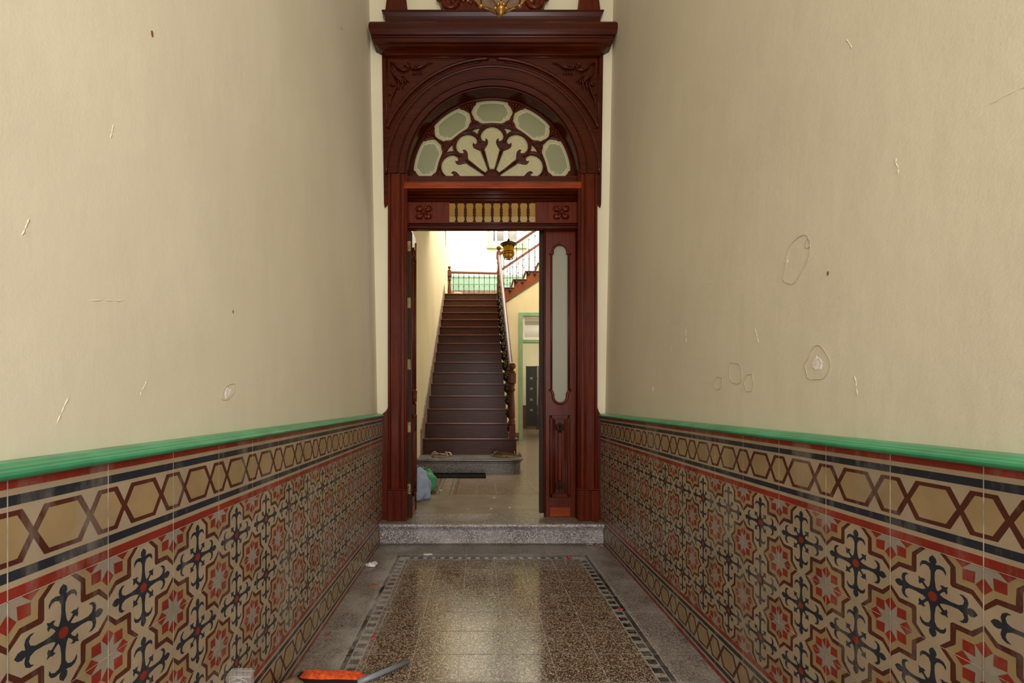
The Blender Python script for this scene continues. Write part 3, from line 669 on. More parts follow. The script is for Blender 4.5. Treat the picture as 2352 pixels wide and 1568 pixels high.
# folding door leaves --------------------------------------
def leaf(parent):
    """one narrow leaf, local x 0..0.27, front at y=0, z measured from the floor"""
    Wd = 0.268; g0, g1 = 0.069, 0.196; gc = (g0+g1)/2
    glass = [(g0, 1.225), (g0, 2.365)] + [(gc-0.053, 2.372)] + arc(gc, 2.392, 0.053, 180, 0, 16)[0:] + [(gc+0.053, 2.372), (g1, 2.365), (g1, 1.225)] + [(gc+0.052, 1.215)] + arc(gc, 1.185, 0.050, 0, -180, 14) + [(gc-0.052, 1.215)]
    L = plate('stile_and_rails', [[(0, HZ+0.006), (Wd, HZ+0.006), (Wd, 2.59), (0, 2.59)], glass], 0, 0.04, M['wood'], parent, 0.002)
    g = MB().box(g0-0.01, g1+0.01, 0.016, 0.022, 1.12, 2.46).build('door_pane', M['frost_door'], parent)
    b = MB()
    o1 = [(g0-0.010, 2.352), (g0-0.010, 1.24)]; o2 = [(g1+0.010, 2.352), (g1+0.010, 1.24)]
    for o_ in (o1, o2): b.tube([(p[0], -0.003, p[1]) for p in o_], 0.007, 8)
    b.tube([(g0-0.024, -0.004, 2.368), (g0-0.004, -0.008, 2.372), (gc-0.060, -0.008, 2.380)]+[(p[0], -0.007, p[1]) for p in arc(gc, 2.392, 0.063, 180, 0, 16)]+[(gc+0.060, -0.008, 2.380), (g1+0.004, -0.008, 2.372), (g1+0.024, -0.004, 2.368)], 0.009, 8)
    b.tube([(g0-0.026, -0.004, 1.243), (g0-0.006, -0.010, 1.228), (g0+0.004, -0.010, 1.200)]+[(p[0], -0.010, p[1]) for p in arc(gc, 1.186, 0.060, 185, 355, 14)]+[(g1-0.004, -0.010, 1.200), (g1+0.006, -0.010, 1.228), (g1+0.026, -0.004, 1.243)], 0.011, 8)
    for xx in (0.008, 0.262): b.tube([(xx, -0.002, HZ+0.01), (xx, -0.002, 2.55)], 0.005, 8)
    b.build('glazing_bead', M['wood'], parent)
    b = MB(); p0, p1, q0, q1 = 0.046, 0.212, 0.345, 1.03
    def rect(e, y_, r):
        b.tube([(p0+e, y_, q0+e), (p1-e, y_, q0+e), (p1-e, y_, q1-e), (p0+e, y_, q1-e)], r, 4, closed=True)
    b.box(p0, p1, -0.010, 0.001, q0, q0+0.028); b.box(p0, p1, -0.010, 0.001, q1-0.024, q1); b.box(p0, p0+0.018, -0.010, 0.001, q0, q1); b.box(p1-0.018, p1, -0.010, 0.001, q0, q1)
    for e, y_, r in ((0.004, -0.012, 0.007), (0.026, -0.008, 0.006), (0.036, -0.005, 0.005), (0.045, -0.006, 0.004)): rect(e, y_, r)
    mx = (p0+p1)/2
    for dx in (-0.016, 0.016): b.tube([(mx+dx, -0.004, q0+0.12), (mx+dx, -0.004, q1-0.12)], 0.004, 6)
    b.box(mx-0.011, mx+0.011, -0.009, 0.001, q0+0.10, q1-0.10)
    pn = b.build('lower_panel', M['wood'], parent)
    for zc, e in ((q1-0.095, -1), (q0+0.095, 1)):
        b = MB()
        for s in (-1, 1):
            b.tube([(mx, -0.012, zc+e*0.050), (mx+s*0.024, -0.014, zc+e*0.022), (mx+s*0.026, -0.014, zc-e*0.012), (mx, -0.014, zc-e*0.034), (mx-s*0.006, -0.018, zc)], [0.003, 0.009, 0.009, 0.007, 0.005], 8)
        b.tube([(mx, -0.012, zc-0.03), (mx, -0.020, zc), (mx, -0.012, zc+e*0.05)], [0.004, 0.010, 0.003], 8)
        b.build('carved_drop', M['wooddark'], pn)
    MB().box(0.05, 0.215, -0.003, 0.001, 0.188, 0.262).build('repair_patch', M['woodlight'], parent)
lf = empty('folding_leaf', (0.562, 3.70, 0)); lf.parent = dr; leaf(lf)
back = MB().box(-0.032, 0.235, 0.046, 0.084, HZ+0.03, 2.59).build('folded_back_panel', M['wooddark'], lf)
lf2 = copy_tree(lf, dr)
for ch in list(lf2.children):
    if ch.name.startswith('folded_back'): ch.location = (0.04, 0.0, 0)
lf2.location = (-0.543, 3.685, 0); lf2.rotation_euler = (0, 0, PI/2)
b = MB().box(-0.004, 0.0, -0.002, 0.040, HZ+0.02, 2.55); o = b.build('leaf_edge', M['wooddark'], lf2)
for i, z in enumerate((2.43, 1.96, 1.45, 0.93, 0.42)):
    h = MB().box(-0.007, -0.003, 0.004, 0.030, z-0.042, z+0.042)
    for q in (-0.03, 0, 0.03): h.lathe([(0.004, 0), (0.004, 0.001)], 0, 0, 0, 6)
    h.build('hinge_plate', M['plate'], lf2, 0.001)

# ------------------------------------------------------------------ inner hall shell
fl = MB().box(-0.90, 3.0, 3.853, 16.6, 0.0, HZ, 0)
z = HZ+0.0004
flat(-0.8155, 2.6, 3.853, 4.60, z, 1, fl)
flat(-0.8155, -0.49, 4.6, 6.0, z, 1, fl); flat(-0.42, -0.255, 4.6, 6.0, z, 1, fl)
for (a, c, mi) in ((-0.485, -0.475, 2), (-0.46, -0.43, 2), (-0.405, -0.390, 3), (-0.29, -0.275, 3), (-0.235, -0.205, 2)): flat(a, c, 4.6, 6.0, z+0.0002, mi, fl)
for xx in (-0.62, -0.41, -0.195, 0.0, 0.21, 0.41, 0.62): flat(xx-0.0014, xx+0.0014, 3.86, 5.2, z+0.0005, 4, fl)
flat(0.628, 0.634, 4.6, 10.9, z+0.0005, 4, fl)
for yy in (3.99, 4.2, 4.4, 4.6): flat(-0.8, 2.6, yy-0.002, yy+0.002, z+0.0006, 4, fl)
tag(fl.build('floor_hall', [M['hall_tile'], M['hall_plain'], M['stripe_r'], M['stripe_g'], M['grout_hall']]), 'patterned brown cement tile floor of the inner hall', 'floor', kind='structure')
tag(MB().box(-1.2, -0.8155, 3.82, 13.3, 0, 8.0).build('wall_hall_left', M['hall_plaster']), 'yellowish plaster wall running beside the staircase', 'wall', kind='structure')
tag(MB().box(2.62, 3.0, 3.82, 13.3, 0, 8.0).build('wall_hall_right', M['hall_plaster']), 'plaster wall on the far side of the inner hall', 'wall', kind='structure')
# back wall: white, with dado and window opening
wz0, wz1, wx0, wx1 = 5.69, 7.3, 0.317, 1.475
mb = MB(); mb.box(-1.2, wx0, 13.2, 13.4, 3.4, 8.0); mb.box(wx1, 3.0, 13.2, 13.4, 3.4, 8.0); mb.box(wx0, wx1, 13.2, 13.4, 3.4, wz0); mb.box(wx0, wx1, 13.2, 13.4, wz1, 8.0)
wb = tag(mb.build('wall_stairwell', M['hall_white']), 'bright white wall behind the landing balustrade', 'wall', kind='structure')
b = MB().box(-0.8155, 2.6, 13.17, 13.2, 4.42, 4.83); b.box(-0.8155, 2.6, 13.155, 13.2, 4.80, 4.86); b.box(-0.8155, 2.6, 13.16, 13.2, 4.60, 4.63)
b.build('green_dado', M['dado'], wb)
MB().box(-0.8155, 2.6, 13.15, 13.2, 4.30, 4.42).build('dado_skirting', M['skirt'], wb)
win = tag(empty('window_1', (0, 0, 0)), 'pale green framed window high above the landing', 'window', kind='structure')
b = MB(); fw = 0.09
for (x0, x1, z0, z1) in ((wx0, wx0+fw, wz0, wz1), (wx1-fw, wx1, wz0, wz1), (wx0+fw, wx1-fw, wz0, wz0+fw), (wx0+fw, wx1-fw, wz1-fw, wz1)): b.box(x0, x1, 13.16, 13.25, z0, z1)
b.box(wx0-0.02, wx1+0.02, 13.12, 13.2, wz0-0.03, wz0)
b.build('window_casing', M['palegreen'], win)
b = MB(); a0, a1 = wx0+fw, wx1-fw
for (x0, x1) in ((a0, a0+0.08), (a1-0.20, a1), (0.80, 0.94), (0.55, 0.60)): b.box(x0, x1, 13.19, 13.24, wz0+fw+0.11, wz1-fw)
b.box(a0, a1, 13.19, 13.24, wz0+fw, wz0+fw+0.11)
b.build('window_sash', M['white'], win)
MB().box(a0, a1, 13.245, 13.25, wz0+fw, wz1-fw).build('window_pane', M['dkglass'], win)
# slab over the front of the hall and its beam
tag(MB().box(-0.8155, 2.62, 3.82, 7.6, 4.30, 4.55).build('ceiling_hall', M['ochre']), 'ochre ceiling over the front of the inner hall', 'ceiling', kind='structure')
tag(MB().box(-0.8155, 2.62, 7.6, 7.75, 4.17, 4.60).build('beam_1', M['beam']), 'cream beam at the edge of the hall ceiling', 'beam', kind='structure')
# upper storey front wall of the stairwell
tag(MB().box(-0.8155, 2.62, 7.5, 7.6, 4.6, 8.0).build('wall_upper', M['hall_white']), 'upper wall of the stairwell over the beam', 'wall', kind='structure')

# wall under the upper flight, with the green door casing
WY = 10.98
mb = MB(); pts = [(0.50, HZ), (1.038, HZ), (1.038, 3.325), (2.62, 3.325), (2.62, 4.70), (1.554, 4.10), (0.50, 3.42)]
mb.prism(pts, 'y', WY, WY+0.14)
tag(fix_normals(mb.build('wall_under_stair', M['hall_plaster'])), 'cream wall beneath the rising upper stair flight', 'wall', kind='structure')
mb = MB().box(0.50, 0.56, 6.60, WY, HZ, 0.5); 
mb = MB(); mb.prism([(6.64, HZ), (WY, HZ), (WY, 3.45), (6.64, 0.42)], 'x', 0.40, 0.455)
tag(fix_normals(mb.build('wall_stair_side', M['hall_plaster'])), 'plaster wall closing the side of the staircase', 'wall', kind='structure')
dc = tag(empty('door_2', (0, 0, 0)), 'open doorway with pale green casing and glazed transom under the stairs', 'door', kind='structure')
b = MB(); b.box(1.038, 1.135, WY-0.04, WY+0.14, HZ, 3.325); b.box(1.135, 2.1, WY-0.04, WY+0.14, 3.235, 3.325); b.box(1.135, 2.1, WY-0.01, WY+0.10, 2.58, 2.66); b.box(2.1, 2.2, WY-0.04, WY+0.14, HZ, 3.325)
b.build('door_casing', M['palegreen'], dc, 0.004)
b = MB(); b.box(1.135, 1.185, WY+0.01, WY+0.06, 2.72, 3.19); b.box(1.135, 2.1, WY+0.01, WY+0.06, 2.66, 2.72); b.box(1.135, 2.1, WY+0.01, WY+0.06, 3.19, 3.235)
b.build('transom_sash', M['white'], dc)
MB().box(1.18, 2.1, WY+0.03, WY+0.035, 2.7, 3.2).build('transom_pane', M['glass'], dc)
tag(MB().box(2.2, 2.62, WY, WY+0.14, HZ, 3.4).build('wall_beside_door', M['hall_plaster']), 'cream wall past the green door casing', 'wall', kind='structure')
b = MB().box(0.52, 1.036, WY-0.02, WY, HZ, 0.36)
tag(b.build('baseboard_hall', M['stripe_r']), 'low reddish tile skirting beside the green casing', 'baseboard', kind='structure')
# back room
mb = MB(); mb.box(0.40, 4.0, 16.4, 16.6, 0, 3.6)
tag(mb.build('wall_back_room', M['hall_plaster']), 'cream wall of the room past the green doorway', 'wall', kind='structure')
tag(MB().box(0.3, 4.0, WY+0.14, 16.6, 3.5, 3.62).build('ceiling_back_room', M['white']), 'ceiling of the back room', 'ceiling', kind='structure')
tag(MB().box(0.3, 0.42, WY+0.14, 16.6, HZ, 3.5).build('wall_back_room_side', M['hall_plaster']), 'side wall of the back room', 'wall', kind='structure')
tag(MB().box(0.42, 4.0, 16.36, 16.4, HZ, 0.98).build('trim_1', M['stripe_r']), 'reddish tile dado low on the back room wall', 'trim', kind='structure')
fs = tag(empty('folding_screen', (1.72, 15.25, HZ)), 'tall black folding screen with small square insets, seen through the green doorway', 'screen')
def screen_panel(x, ang):
    p = empty('panel', (x, 0, 0), ang); p.parent = fs
    b = MB(); b.box(0, 0.035, -0.015, 0.015, 0, 2.17); b.box(0.345, 0.38, -0.015, 0.015, 0, 2.17); b.box(0.03, 0.35, -0.010, 0.010, 0.16, 2.16)
    b.prism([(0.03, 0.12), (0.35, 0.12), (0.35, 0.17), (0.03, 0.17)], 'y', -0.015, 0.015); b.build('screen_leaf', M['black'], p)
    for z in (0.62, 0.98, 1.35, 1.71): MB().box(0.135, 0.235, -0.014, -0.009, z, z+0.075).build('square_inset', M['pull'], p)
    for z in (0.5, 1.7): MB().lathe([(0.008, 0), (0.008, 0.08)], 0.385, -0.01, z, 8).build('hinge', M['plate'], p)
screen_panel(-0.03, -0.12); screen_panel(0.37, 0.25)

# ------------------------------------------------------------------ terrazzo base step of the stairs
b = MB(); f0 = 5.99; ex = 0.60; outl = [(-0.8155, f0), (ex-0.12, f0)] + [(ex-0.12+0.12*math.sin(t), f0+0.12-0.12*math.cos(t)) for t in [PI/2*i/8 for i in range(1, 9)]] + [(ex, 6.65), (-0.8155, 6.65)]
def grow(e): return [(-0.8155, f0-e), (ex-0.12, f0-e)] + [(ex-0.12+(0.12+e)*math.sin(t), f0+0.12-(0.12+e)*math.cos(t)) for t in [PI/2*i/8 for i in range(1, 9)]] + [(ex+e, 6.65), (-0.8155, 6.65)]
lv = [(0, HZ), (0, 0.305), (0.012, 0.312), (0.012, 0.325), (0.030, 0.332), (0.038, 0.345), (0.036, 0.358), (0.028, 0.366)]
k = len(outl); vs = []
for e, z in lv: vs += [(p[0], p[1], z) for p in grow(e)]
fs_ = [(i*k+j, i*k+(j+1) % k, (i+1)*k+(j+1) % k, (i+1)*k+j) for i in range(len(lv)-1) for j in range(k)] + [tuple(range((len(lv)-1)*k, len(lv)*k))]
b.add(vs, fs_)
tag(b.build('stair_base_step', M['terr_base']), 'grey terrazzo bottom step with rounded corner in front of the wooden stairs', 'step', kind='structure')

# ------------------------------------------------------------------ main staircase
stc = tag(empty('staircase', (-0.15, 6.6, HZ)), 'long straight dark wooden staircase rising from the terrazzo step', 'staircase')
O = Vector((-0.15, 6.6, HZ))
def D(i): return 6.54+0.2975*(i-1)
def Zt(i): return 0.5905+0.2145*(i-1)
def put(o): o.location = -O; return o
SL, SR = -0.80, 0.487
for i in range(1, 17):
    zt_, yf = Zt(i), D(i); zb = 0.366 if i == 1 else Zt(i-1)
    xr = 0.587 if i == 1 else SR
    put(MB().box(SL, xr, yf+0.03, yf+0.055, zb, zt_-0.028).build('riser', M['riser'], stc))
    x1 = 0.612 if i == 1 else SR+0.022
    if i == 16: break
    yb = D(i+1)+0.05
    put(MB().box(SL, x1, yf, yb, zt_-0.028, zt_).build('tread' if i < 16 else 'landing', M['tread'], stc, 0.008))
tag(MB().box(-0.8155, 0.595, D(16), 12.62, Zt(16)-0.028, Zt(16)).build('floor_landing', M['tread'], None, 0.008), 'dark wooden landing floor at the top of the stairs', 'landing', kind='structure')
put(MB().box(0.36, 0.585, 6.595, 6.86, 0.366, 0.562).build('newel_base', M['newel'], stc))
# closed string under the open side, skirting along the wall
pts = [(6.60, 0.366), (6.86, 0.366), (11.0, 3.50), (11.0, 3.78), (D(16)+0.03, 3.78)]
put(fix_normals(MB().prism([(6.62, 0.366), (6.9, 0.366), (11.0, 3.33), (11.0, 3.56)], 'x', 0.455, 0.485).build('string_board', M['riser'], stc)))
pts = [(6.50, 0.37), (6.56, 0.37), (11.1, 3.66), (11.12, 3.98), (11.0, 3.98), (6.50, 0.80)]
put(fix_normals(MB().prism([(6.42, 0.366), (6.7, 0.366), (11.25, 3.60), (11.25, 3.83), (11.02, 4.05), (6.42, 0.74)], 'x', -0.8155, -0.795).build('skirting', M['skirt'], stc)))
# handrail
def rail(name, p0, p1, w_, h, mat, parent, off=None, n=10):
    a, c = Vector(p0), Vector(p1); t = (c-a).normalized(); u = t.cross(Vector((0, 0, 1))).normalized(); v = u.cross(t)
    pr_ = [(-0.5, -0.5), (0.5, -0.5), (0.5, -0.1), (0.42, 0.25), (0.2, 0.5), (-0.2, 0.5), (-0.42, 0.25), (-0.5, -0.1)]
    vs = [a+u*x*w_+v*z*h for x, z in pr_]+[c+u*x*w_+v*z*h for x, z in pr_]; m_ = len(pr_)
    return fix_normals(MB().add(vs, [tuple(range(m_)), tuple(range(2*m_-1, m_-1, -1))]+[(i, (i+1) % m_, (i+1) % m_+m_, i+m_) for i in range(m_)]).build(name, mat, parent))
put(rail('handrail', (0.515, 6.62, 1.60), (0.553, 11.0, 4.78), 0.07, 0.055, M['newel'], stc))
def newel(name, x, y, z, H, sq, parent, taper=1.0):
    b = MB(); s = sq/2
    b.box(x-s, x+s, y-s, y+s, z, z+0.17*H)
    b.lathe([(s*1.0, 0.17*H), (s*1.15, 0.185*H), (s*0.8, 0.20*H), (s*1.1, 0.22*H), (s*0.75, 0.24*H), (s*0.95, 0.27*H), (s*0.9, 0.40*H), (s*0.72, 0.52*H), (s*0.62, 0.60*H), (s*0.9, 0.63*H), (s*1.1, 0.64*H), (s*0.7, 0.66*H), (s*0.9, 0.69*H), (s*0.9, 0.70*H)], x, y, z, 16)
    b.lathe([(s*0.7, 0.70*H), (s*1.35, 0.725*H), (s*1.35, 0.845*H), (s*1.0, 0.86*H)], x, y, z, 8, smooth=False, ph=PI/8)
    b.lathe([(s*0.9, 0.86*H), (s*1.15, 0.868*H), (s*0.5, 0.885*H), (s*0.45, 0.905*H)], x, y, z, 16)
    o = b.build(name, M['newel'], parent)
    f = MB().ball((x, y, z+0.945*H), 0.052*H/1.1*taper, 14).build('finial', M['newel'], o)
    return o
put(newel('newel_post', 0.530, 6.63, 0.59, 1.14, 0.088, stc))
put(newel('newel_post', 0.543, 11.03, 3.808, 1.20, 0.088, stc))
# cast iron baluster, shared by the flights; local origin at tread level
def baluster_mesh(H, drop=True, seg=8):
    b = MB(); pr_ = [(0.007, 0)]
    for f in (0.10, 0.34, 0.60, 0.88):
        pr_ += [(0.007, H*f-0.018), (0.014, H*f-0.008), (0.016, H*f), (0.014, H*f+0.008), (0.007, H*f+0.018)]
    pr_ += [(0.007, H)]
    b.lathe(pr_, 0, 0, 0, seg)
    if drop:
        b.tube([(0, 0, 0.02), (0, 0, -0.03)], 0.012, 8)
        b.ball((0, 0, -0.075), 0.034, 10); b.lathe([(0.004, -0.135), (0.018, -0.112), (0.020, -0.10)], 0, 0, 0, 8)
        b.lathe([(0.024, -0.035), (0.028, -0.028), (0.024, -0.02)], 0, 0, 0, 8)
    return b
b = baluster_mesh(0.90)
b.tube([(0, 0, -0.045), (-0.05, 0, -0.045)], 0.012, 6)
first = b.build('baluster', M['iron'], stc)
k = 0
for i in range(2, 16):
    for dy in (0.06, 0.20):
        y_ = D(i)+dy; zr = 1.60+(y_-6.62)*0.7260-0.03; x_ = 0.515+(y_-6.62)*0.00868+0.008
        o = first if k == 0 else copy(first, stc)
        o.location = Vector((x_, y_, Zt(i)))-O; o.scale = (2.1, 2.1, (zr-Zt(i))/0.90); k += 1

# landing balustrade
lb = tag(empty('landing_balustrade', (-0.1, 12.5, 3.808)), 'level wooden balustrade with turned posts along the landing top', 'balustrade')
def put2(o, base): o.location = -Vector(base); return o
LB = (-0.1, 12.5, 3.808)
put2(rail('handrail', (-0.76, 12.5, 4.765), (0.60, 12.5, 4.735), 0.07, 0.055, M['newel'], lb), LB)
put2(newel('newel_post', -0.77, 12.5, 3.808, 1.155, 0.10, lb, 0.8), LB)
bb = baluster_mesh(0.93, False).build('baluster', M['iron'], lb)
for i in range(9):
    o = bb if i == 0 else copy(bb, lb)
    o.location = Vector((-0.655+0.145*i, 12.5, 3.808))-Vector(LB)

# ------------------------------------------------------------------ upper flight rising to the right
us = tag(empty('staircase', (0.9, 11.6, 3.808)), 'reddish upper stair flight with iron balusters crossing toward one side', 'staircase'); UB = (0.9, 11.6, 3.808)
YN, YFa = 10.95, 12.3
pts = [(0.58, 3.52), (0.58, 3.905)]
def UX(k): return 0.595+0.3055*k
def UZ(k): return 3.94+0.2035*k
for k in range(0, 6):
    pts += [(UX(k)+0.02, UZ(k)-0.025), (UX(k+1)+0.02, UZ(k)-0.025)]
pts += [(UX(6)+0.02, UZ(5)-0.30)]
pts += [(1.554, 4.15), (0.719, 3.606)]
put2(fix_normals(MB().prism(pts, 'y', YN, YN+0.03).build('string_board', M['string'], us)), UB)
pts2 = [(0.58, 3.62)]+pts[1:-2]+[(1.9, 4.40)]
put2(fix_normals(MB().prism(pts, 'y', YFa-0.03, YFa).build('string_board', M['newel'], us)), UB)
put2(fix_normals(MB().prism([(0.58, 3.52), (0.719, 3.606), (1.554, 4.15), (2.4, 4.70), (2.4, 4.73), (1.554, 4.18), (0.719, 3.64), (0.58, 3.55)], 'y', YN+0.03, YFa-0.03).build('soffit', M['hall_plaster'], us)), UB)
for k in range(0, 6):
    put2(MB().box(UX(k)-0.02, UX(k+1)+0.03, YN-0.025, YFa+0.02, UZ(k)-0.026, UZ(k)).build('tread', M['tread'], us, 0.006), UB)
    put2(MB().prism([(UX(k)+0.0, UZ(k)-0.2 if k else 3.81), (UX(k)+0.035, UZ(k)-0.2 if k else 3.81), (UX(k)+0.055, UZ(k)-0.02), (UX(k)+0.02, UZ(k)-0.02)], 'y', YN, YFa).build('riser', M['white'], us), UB)
put2(rail('handrail', (0.56, 10.93, 4.755), (2.35, 10.93, 5.955), 0.06, 0.062, M['newel'], us), UB)
put2(rail('handrail', (0.56, 12.28, 4.69), (2.35, 12.28, 5.90), 0.06, 0.062, M['newel'], us), UB)
bn = baluster_mesh(0.90).build('baluster', M['iron'], us); bf = baluster_mesh(0.86, False).build('baluster', M['iron'], us)
c = 0
for k in range(0, 5):
    for dx in (0.075, 0.225):
        x_ = UX(k)+dx; zr = 4.755+(x_-0.56)*0.6704-0.03
        o = bn if c == 0 else copy(bn, us); o.location = Vector((x_, 10.905, UZ(k)))-Vector(UB); o.scale = (1, 1, (zr-UZ(k))/0.90)
        zr = 4.69+(x_-0.56)*0.676-0.03
        o = bf if c == 0 else copy(bf, us); o.location = Vector((x_+0.02, 12.28, UZ(k)))-Vector(UB); o.scale = (1, 1, (zr-UZ(k))/0.86)
        c += 1
b = MB().lathe([(0.10, 0), (0.13, 0.05), (0.13, 0.10), (0.115, 0.125), (0.05, 0.135)], 0, 0, 0, 20)
o = b.build('basket', M['basket']); o.location = (-0.49, 11.5, 3.808)
tag(o, 'low round pale basket on the stair landing beside the balustrade', 'basket')
MB().tube([(-0.12, 0, 0.09), (-0.09, 0, 0.145), (0, 0, 0.16), (0.09, 0, 0.145), (0.12, 0, 0.09)], 0.008, 6).build('handle', M['basket'], o)
# cord hanging at the far end of the stair wall
o = MB().tube([(0, 0, 0), (0.004, 0, -0.5), (-0.003, 0, -1.0), (0.006, 0, -1.6), (0.01, 0, -2.05)], [0.010, 0.010, 0.012, 0.010, 0.004], 6).build('cable', M['iron'])
o.location = (-0.80, 11.25, 7.10); tag(o, 'thin dark cord hanging down the bright wall above the stairs', 'cord')

# ------------------------------------------------------------------ hanging lanterns
hl = tag(empty('hanging_lantern', (0.494, 6.9, 3.36)), 'small lantern of yellow glass with wide dark metal hat, hanging before the stairs', 'lantern')
b = MB().lathe([(0.125, 0.215), (0.130, 0.222), (0.11, 0.234), (0.07, 0.244), (0.03, 0.258), (0.012, 0.30)], 0, 0, 0, 24); b.lathe([(0.085, 0.19), (0.128, 0.217), (0.125, 0.222), (0.08, 0.20)], 0, 0, 0, 24); b.build('metal_hat', M['green_metal'], hl)
b = MB().lathe([(0.050, 0.012), (0.078, 0.03), (0.083, 0.06), (0.081, 0.12), (0.076, 0.20)], 0, 0, 0, 24); b.build('amber_shade', M['amber'], hl)
b = MB()
for z, r in ((0.058, 0.088), (0.092, 0.088), (0.0, 0.07)): b.tube([(r*math.cos(a), r*math.sin(a), z) for a in [2*PI*i/24 for i in range(24)]], 0.005, 6, closed=True)
for i in range(8):
    a = 2*PI*i/8; c_, s_ = math.cos(a), math.sin(a)
    b.tube([(0.088*c_, 0.088*s_, 0.092), (0.088*c_, 0.088*s_, 0.05), (0.07*c_, 0.07*s_, 0.0), (0.0, 0.0, -0.01)], 0.0032, 6)
    b.tube([(0.084*c_, 0.084*s_, 0.205), (0.085*math.cos(a+0.2), 0.085*math.sin(a+0.2), 0.17), (0.084*math.cos(a+0.4), 0.084*math.sin(a+0.4), 0.205)], 0.006, 6)
    if i % 2 == 0: b.tube([(0.085*c_, 0.085*s_, 0.06), (0.12*c_, 0.12*s_, 0.09), (0.135*c_, 0.135*s_, 0.13), (0.115*c_, 0.115*s_, 0.16)], 0.003, 6)
    b.ball((0.088*c_, 0.088*s_, 0.02), 0.007, 8)
b.ball((0, 0, -0.015), 0.012, 8)
b.build('cage', M['iron'], hl)
b = MB()
for i in range(21):
    z = 0.30+0.03*i; s_ = i % 2
    b.tube([((0.006 if not s_ else 0)*math.cos(t), (0.006 if s_ else 0)*math.cos(t), z+0.014*math.sin(t)+0.012) for t in [2*PI*j/8 for j in range(8)]], 0.0022, 4, closed=True)
b.tube([(0, 0, 0.92), (0, 0, 0.945)], 0.02, 8)
b.build('chain', M['iron'], hl)

cl = tag(empty('ceiling_lantern', (CX, 2.4, 3.225)), 'brass framed glass lantern hanging in front of the carved cornice', 'lantern')
R1, R2, N8 = 0.200, 0.122, 6
def vtx(r, z, i): a = 2*PI*i/N8+PI/2; return Vector((r*math.cos(a), r*math.sin(a), z))
b = MB(); gl = MB()
lv = [(R2, 0.112), (R1, 0.215), (R1*0.95, 0.62), (0.08, 0.74)]
for i in range(N8):
    for (r, z), (r2, z2) in zip(lv[:-1], lv[1:]):
        b.tube([vtx(r, z, i), vtx(r2, z2, i)], 0.006, 6)
        gl.add([vtx(r*0.98, z, i), vtx(r*0.98, z, i+1), vtx(r2*0.98, z2, i+1), vtx(r2*0.98, z2, i)], [(0, 1, 2, 3)])
    for (r, z) in lv: b.tube([vtx(r, z, i), vtx(r, z, i+1)], 0.005, 6)
    b.tube([vtx(R2, 0.112, i), vtx(0.02, 0.05, i)], 0.004, 6)
    gl.add([vtx(R2, 0.110, i), vtx(R2, 0.110, i+1), vtx(0.02, 0.052, i+1), vtx(0.02, 0.052, i)], [(0, 1, 2, 3)])
    b.ball(vtx(R2, 0.112, i), 0.014, 10); b.ball(vtx(R1, 0.215, i), 0.015, 10); b.ball(vtx(R1+0.005, 0.19, i), 0.012, 8, sq=(1, 1, 1.6))
b.build('brass_frame', M['brass'], cl); gl.build('glass_panes', M['glass'], cl)
b = MB().lathe([(0.002, 0), (0.012, 0.012), (0.020, 0.026), (0.030, 0.034), (0.022, 0.044), (0.034, 0.052), (0.026, 0.064), (0.01, 0.075)], 0, 0, 0, 16)
for i in range(6): a = 2*PI*i/6; b.ball((0.028*math.cos(a), 0.028*math.sin(a), 0.045), 0.011, 8)
b.build('pendant_drop', M['brass'], cl)
b = MB().lathe([(0.012, 0.16), (0.03, 0.17), (0.05, 0.20), (0.085, 0.215), (0.06, 0.225), (0.03, 0.26), (0.015, 0.40)], 0, 0, 0, 18)
for i in range(3):
    a = 2*PI*i/3+0.5; b.tube([(0.02*math.cos(a), 0.02*math.sin(a), 0.22), (0.06*math.cos(a), 0.06*math.sin(a), 0.20), (0.08*math.cos(a), 0.08*math.sin(a), 0.27)], 0.007, 6)
b.build('candle_cluster', M['brass'], cl)
b = MB().tube([(0, 0, 0.74), (0, 0, 1.975)], 0.008, 8); b.lathe([(0.05, 1.94), (0.06, 1.975)], 0, 0, 0, 16); b.build('hanging_rod', M['brass'], cl)

# ------------------------------------------------------------------ things on the floors
# rubber mat
b = MB().box(-0.80, 0.118, 5.60, 5.95, 0, 0.008)
for i in range(28): x_ = -0.79+i*0.0325; b.box(x_, x_+0.016, 5.605, 5.945, 0.008, 0.013)
o = b.build('door_mat', M['rubber']); o.location = (0, 0, HZ+0.001); tag(o, 'black ribbed rubber mat in front of the terrazzo bottom step', 'mat')
# plastic bags
def bag(name, loc, r, sq, mat, seed, label, knot):
    b = MB(); n = 40; rr = 24; vs = []
    for i in range(rr+1):
        for j in range(n):
            th = PI*i/rr; a = 2*PI*j/n; d = Vector((math.sin(th)*math.cos(a), math.sin(th)*math.sin(a), math.cos(th)))
            q = 1+0.20*noise.noise(d*2+Vector((seed, 0, 0)))+0.10*noise.noise(Vector((a*2.2, th*1.2, seed)))+0.06*noise.noise(d*7)+0.03*abs(noise.noise(Vector((a*5, th*3, seed))))
            z = max(d.z*r*sq[2]*q, -r*sq[2]*0.72)+r*sq[2]*0.72
            fl_ = 1+0.22*max(0, -d.z)
            vs.append((d.x*r*sq[0]*q*fl_, d.y*r*sq[1]*q*fl_, z))
    b.add(vs, [(i*n+j, (i+1)*n+j, (i+1)*n+(j+1) % n, i*n+(j+1) % n) for i in range(rr) for j in range(n)], 0, True)
    o = b.build(name, mat); o.location = loc; tag(o, label, 'bag')
    b = MB()
    for k_ in range(5):
        a = k_*1.3+seed; b.tube([(knot[0], knot[1], knot[2]-0.03), (knot[0]+0.015*math.cos(a), knot[1]+0.015*math.sin(a), knot[2]+0.015), (knot[0]+0.05*math.cos(a), knot[1]+0.05*math.sin(a), knot[2]+0.035)], [0.014, 0.009, 0.004], 6)
    b.build('knot', mat, o); return o
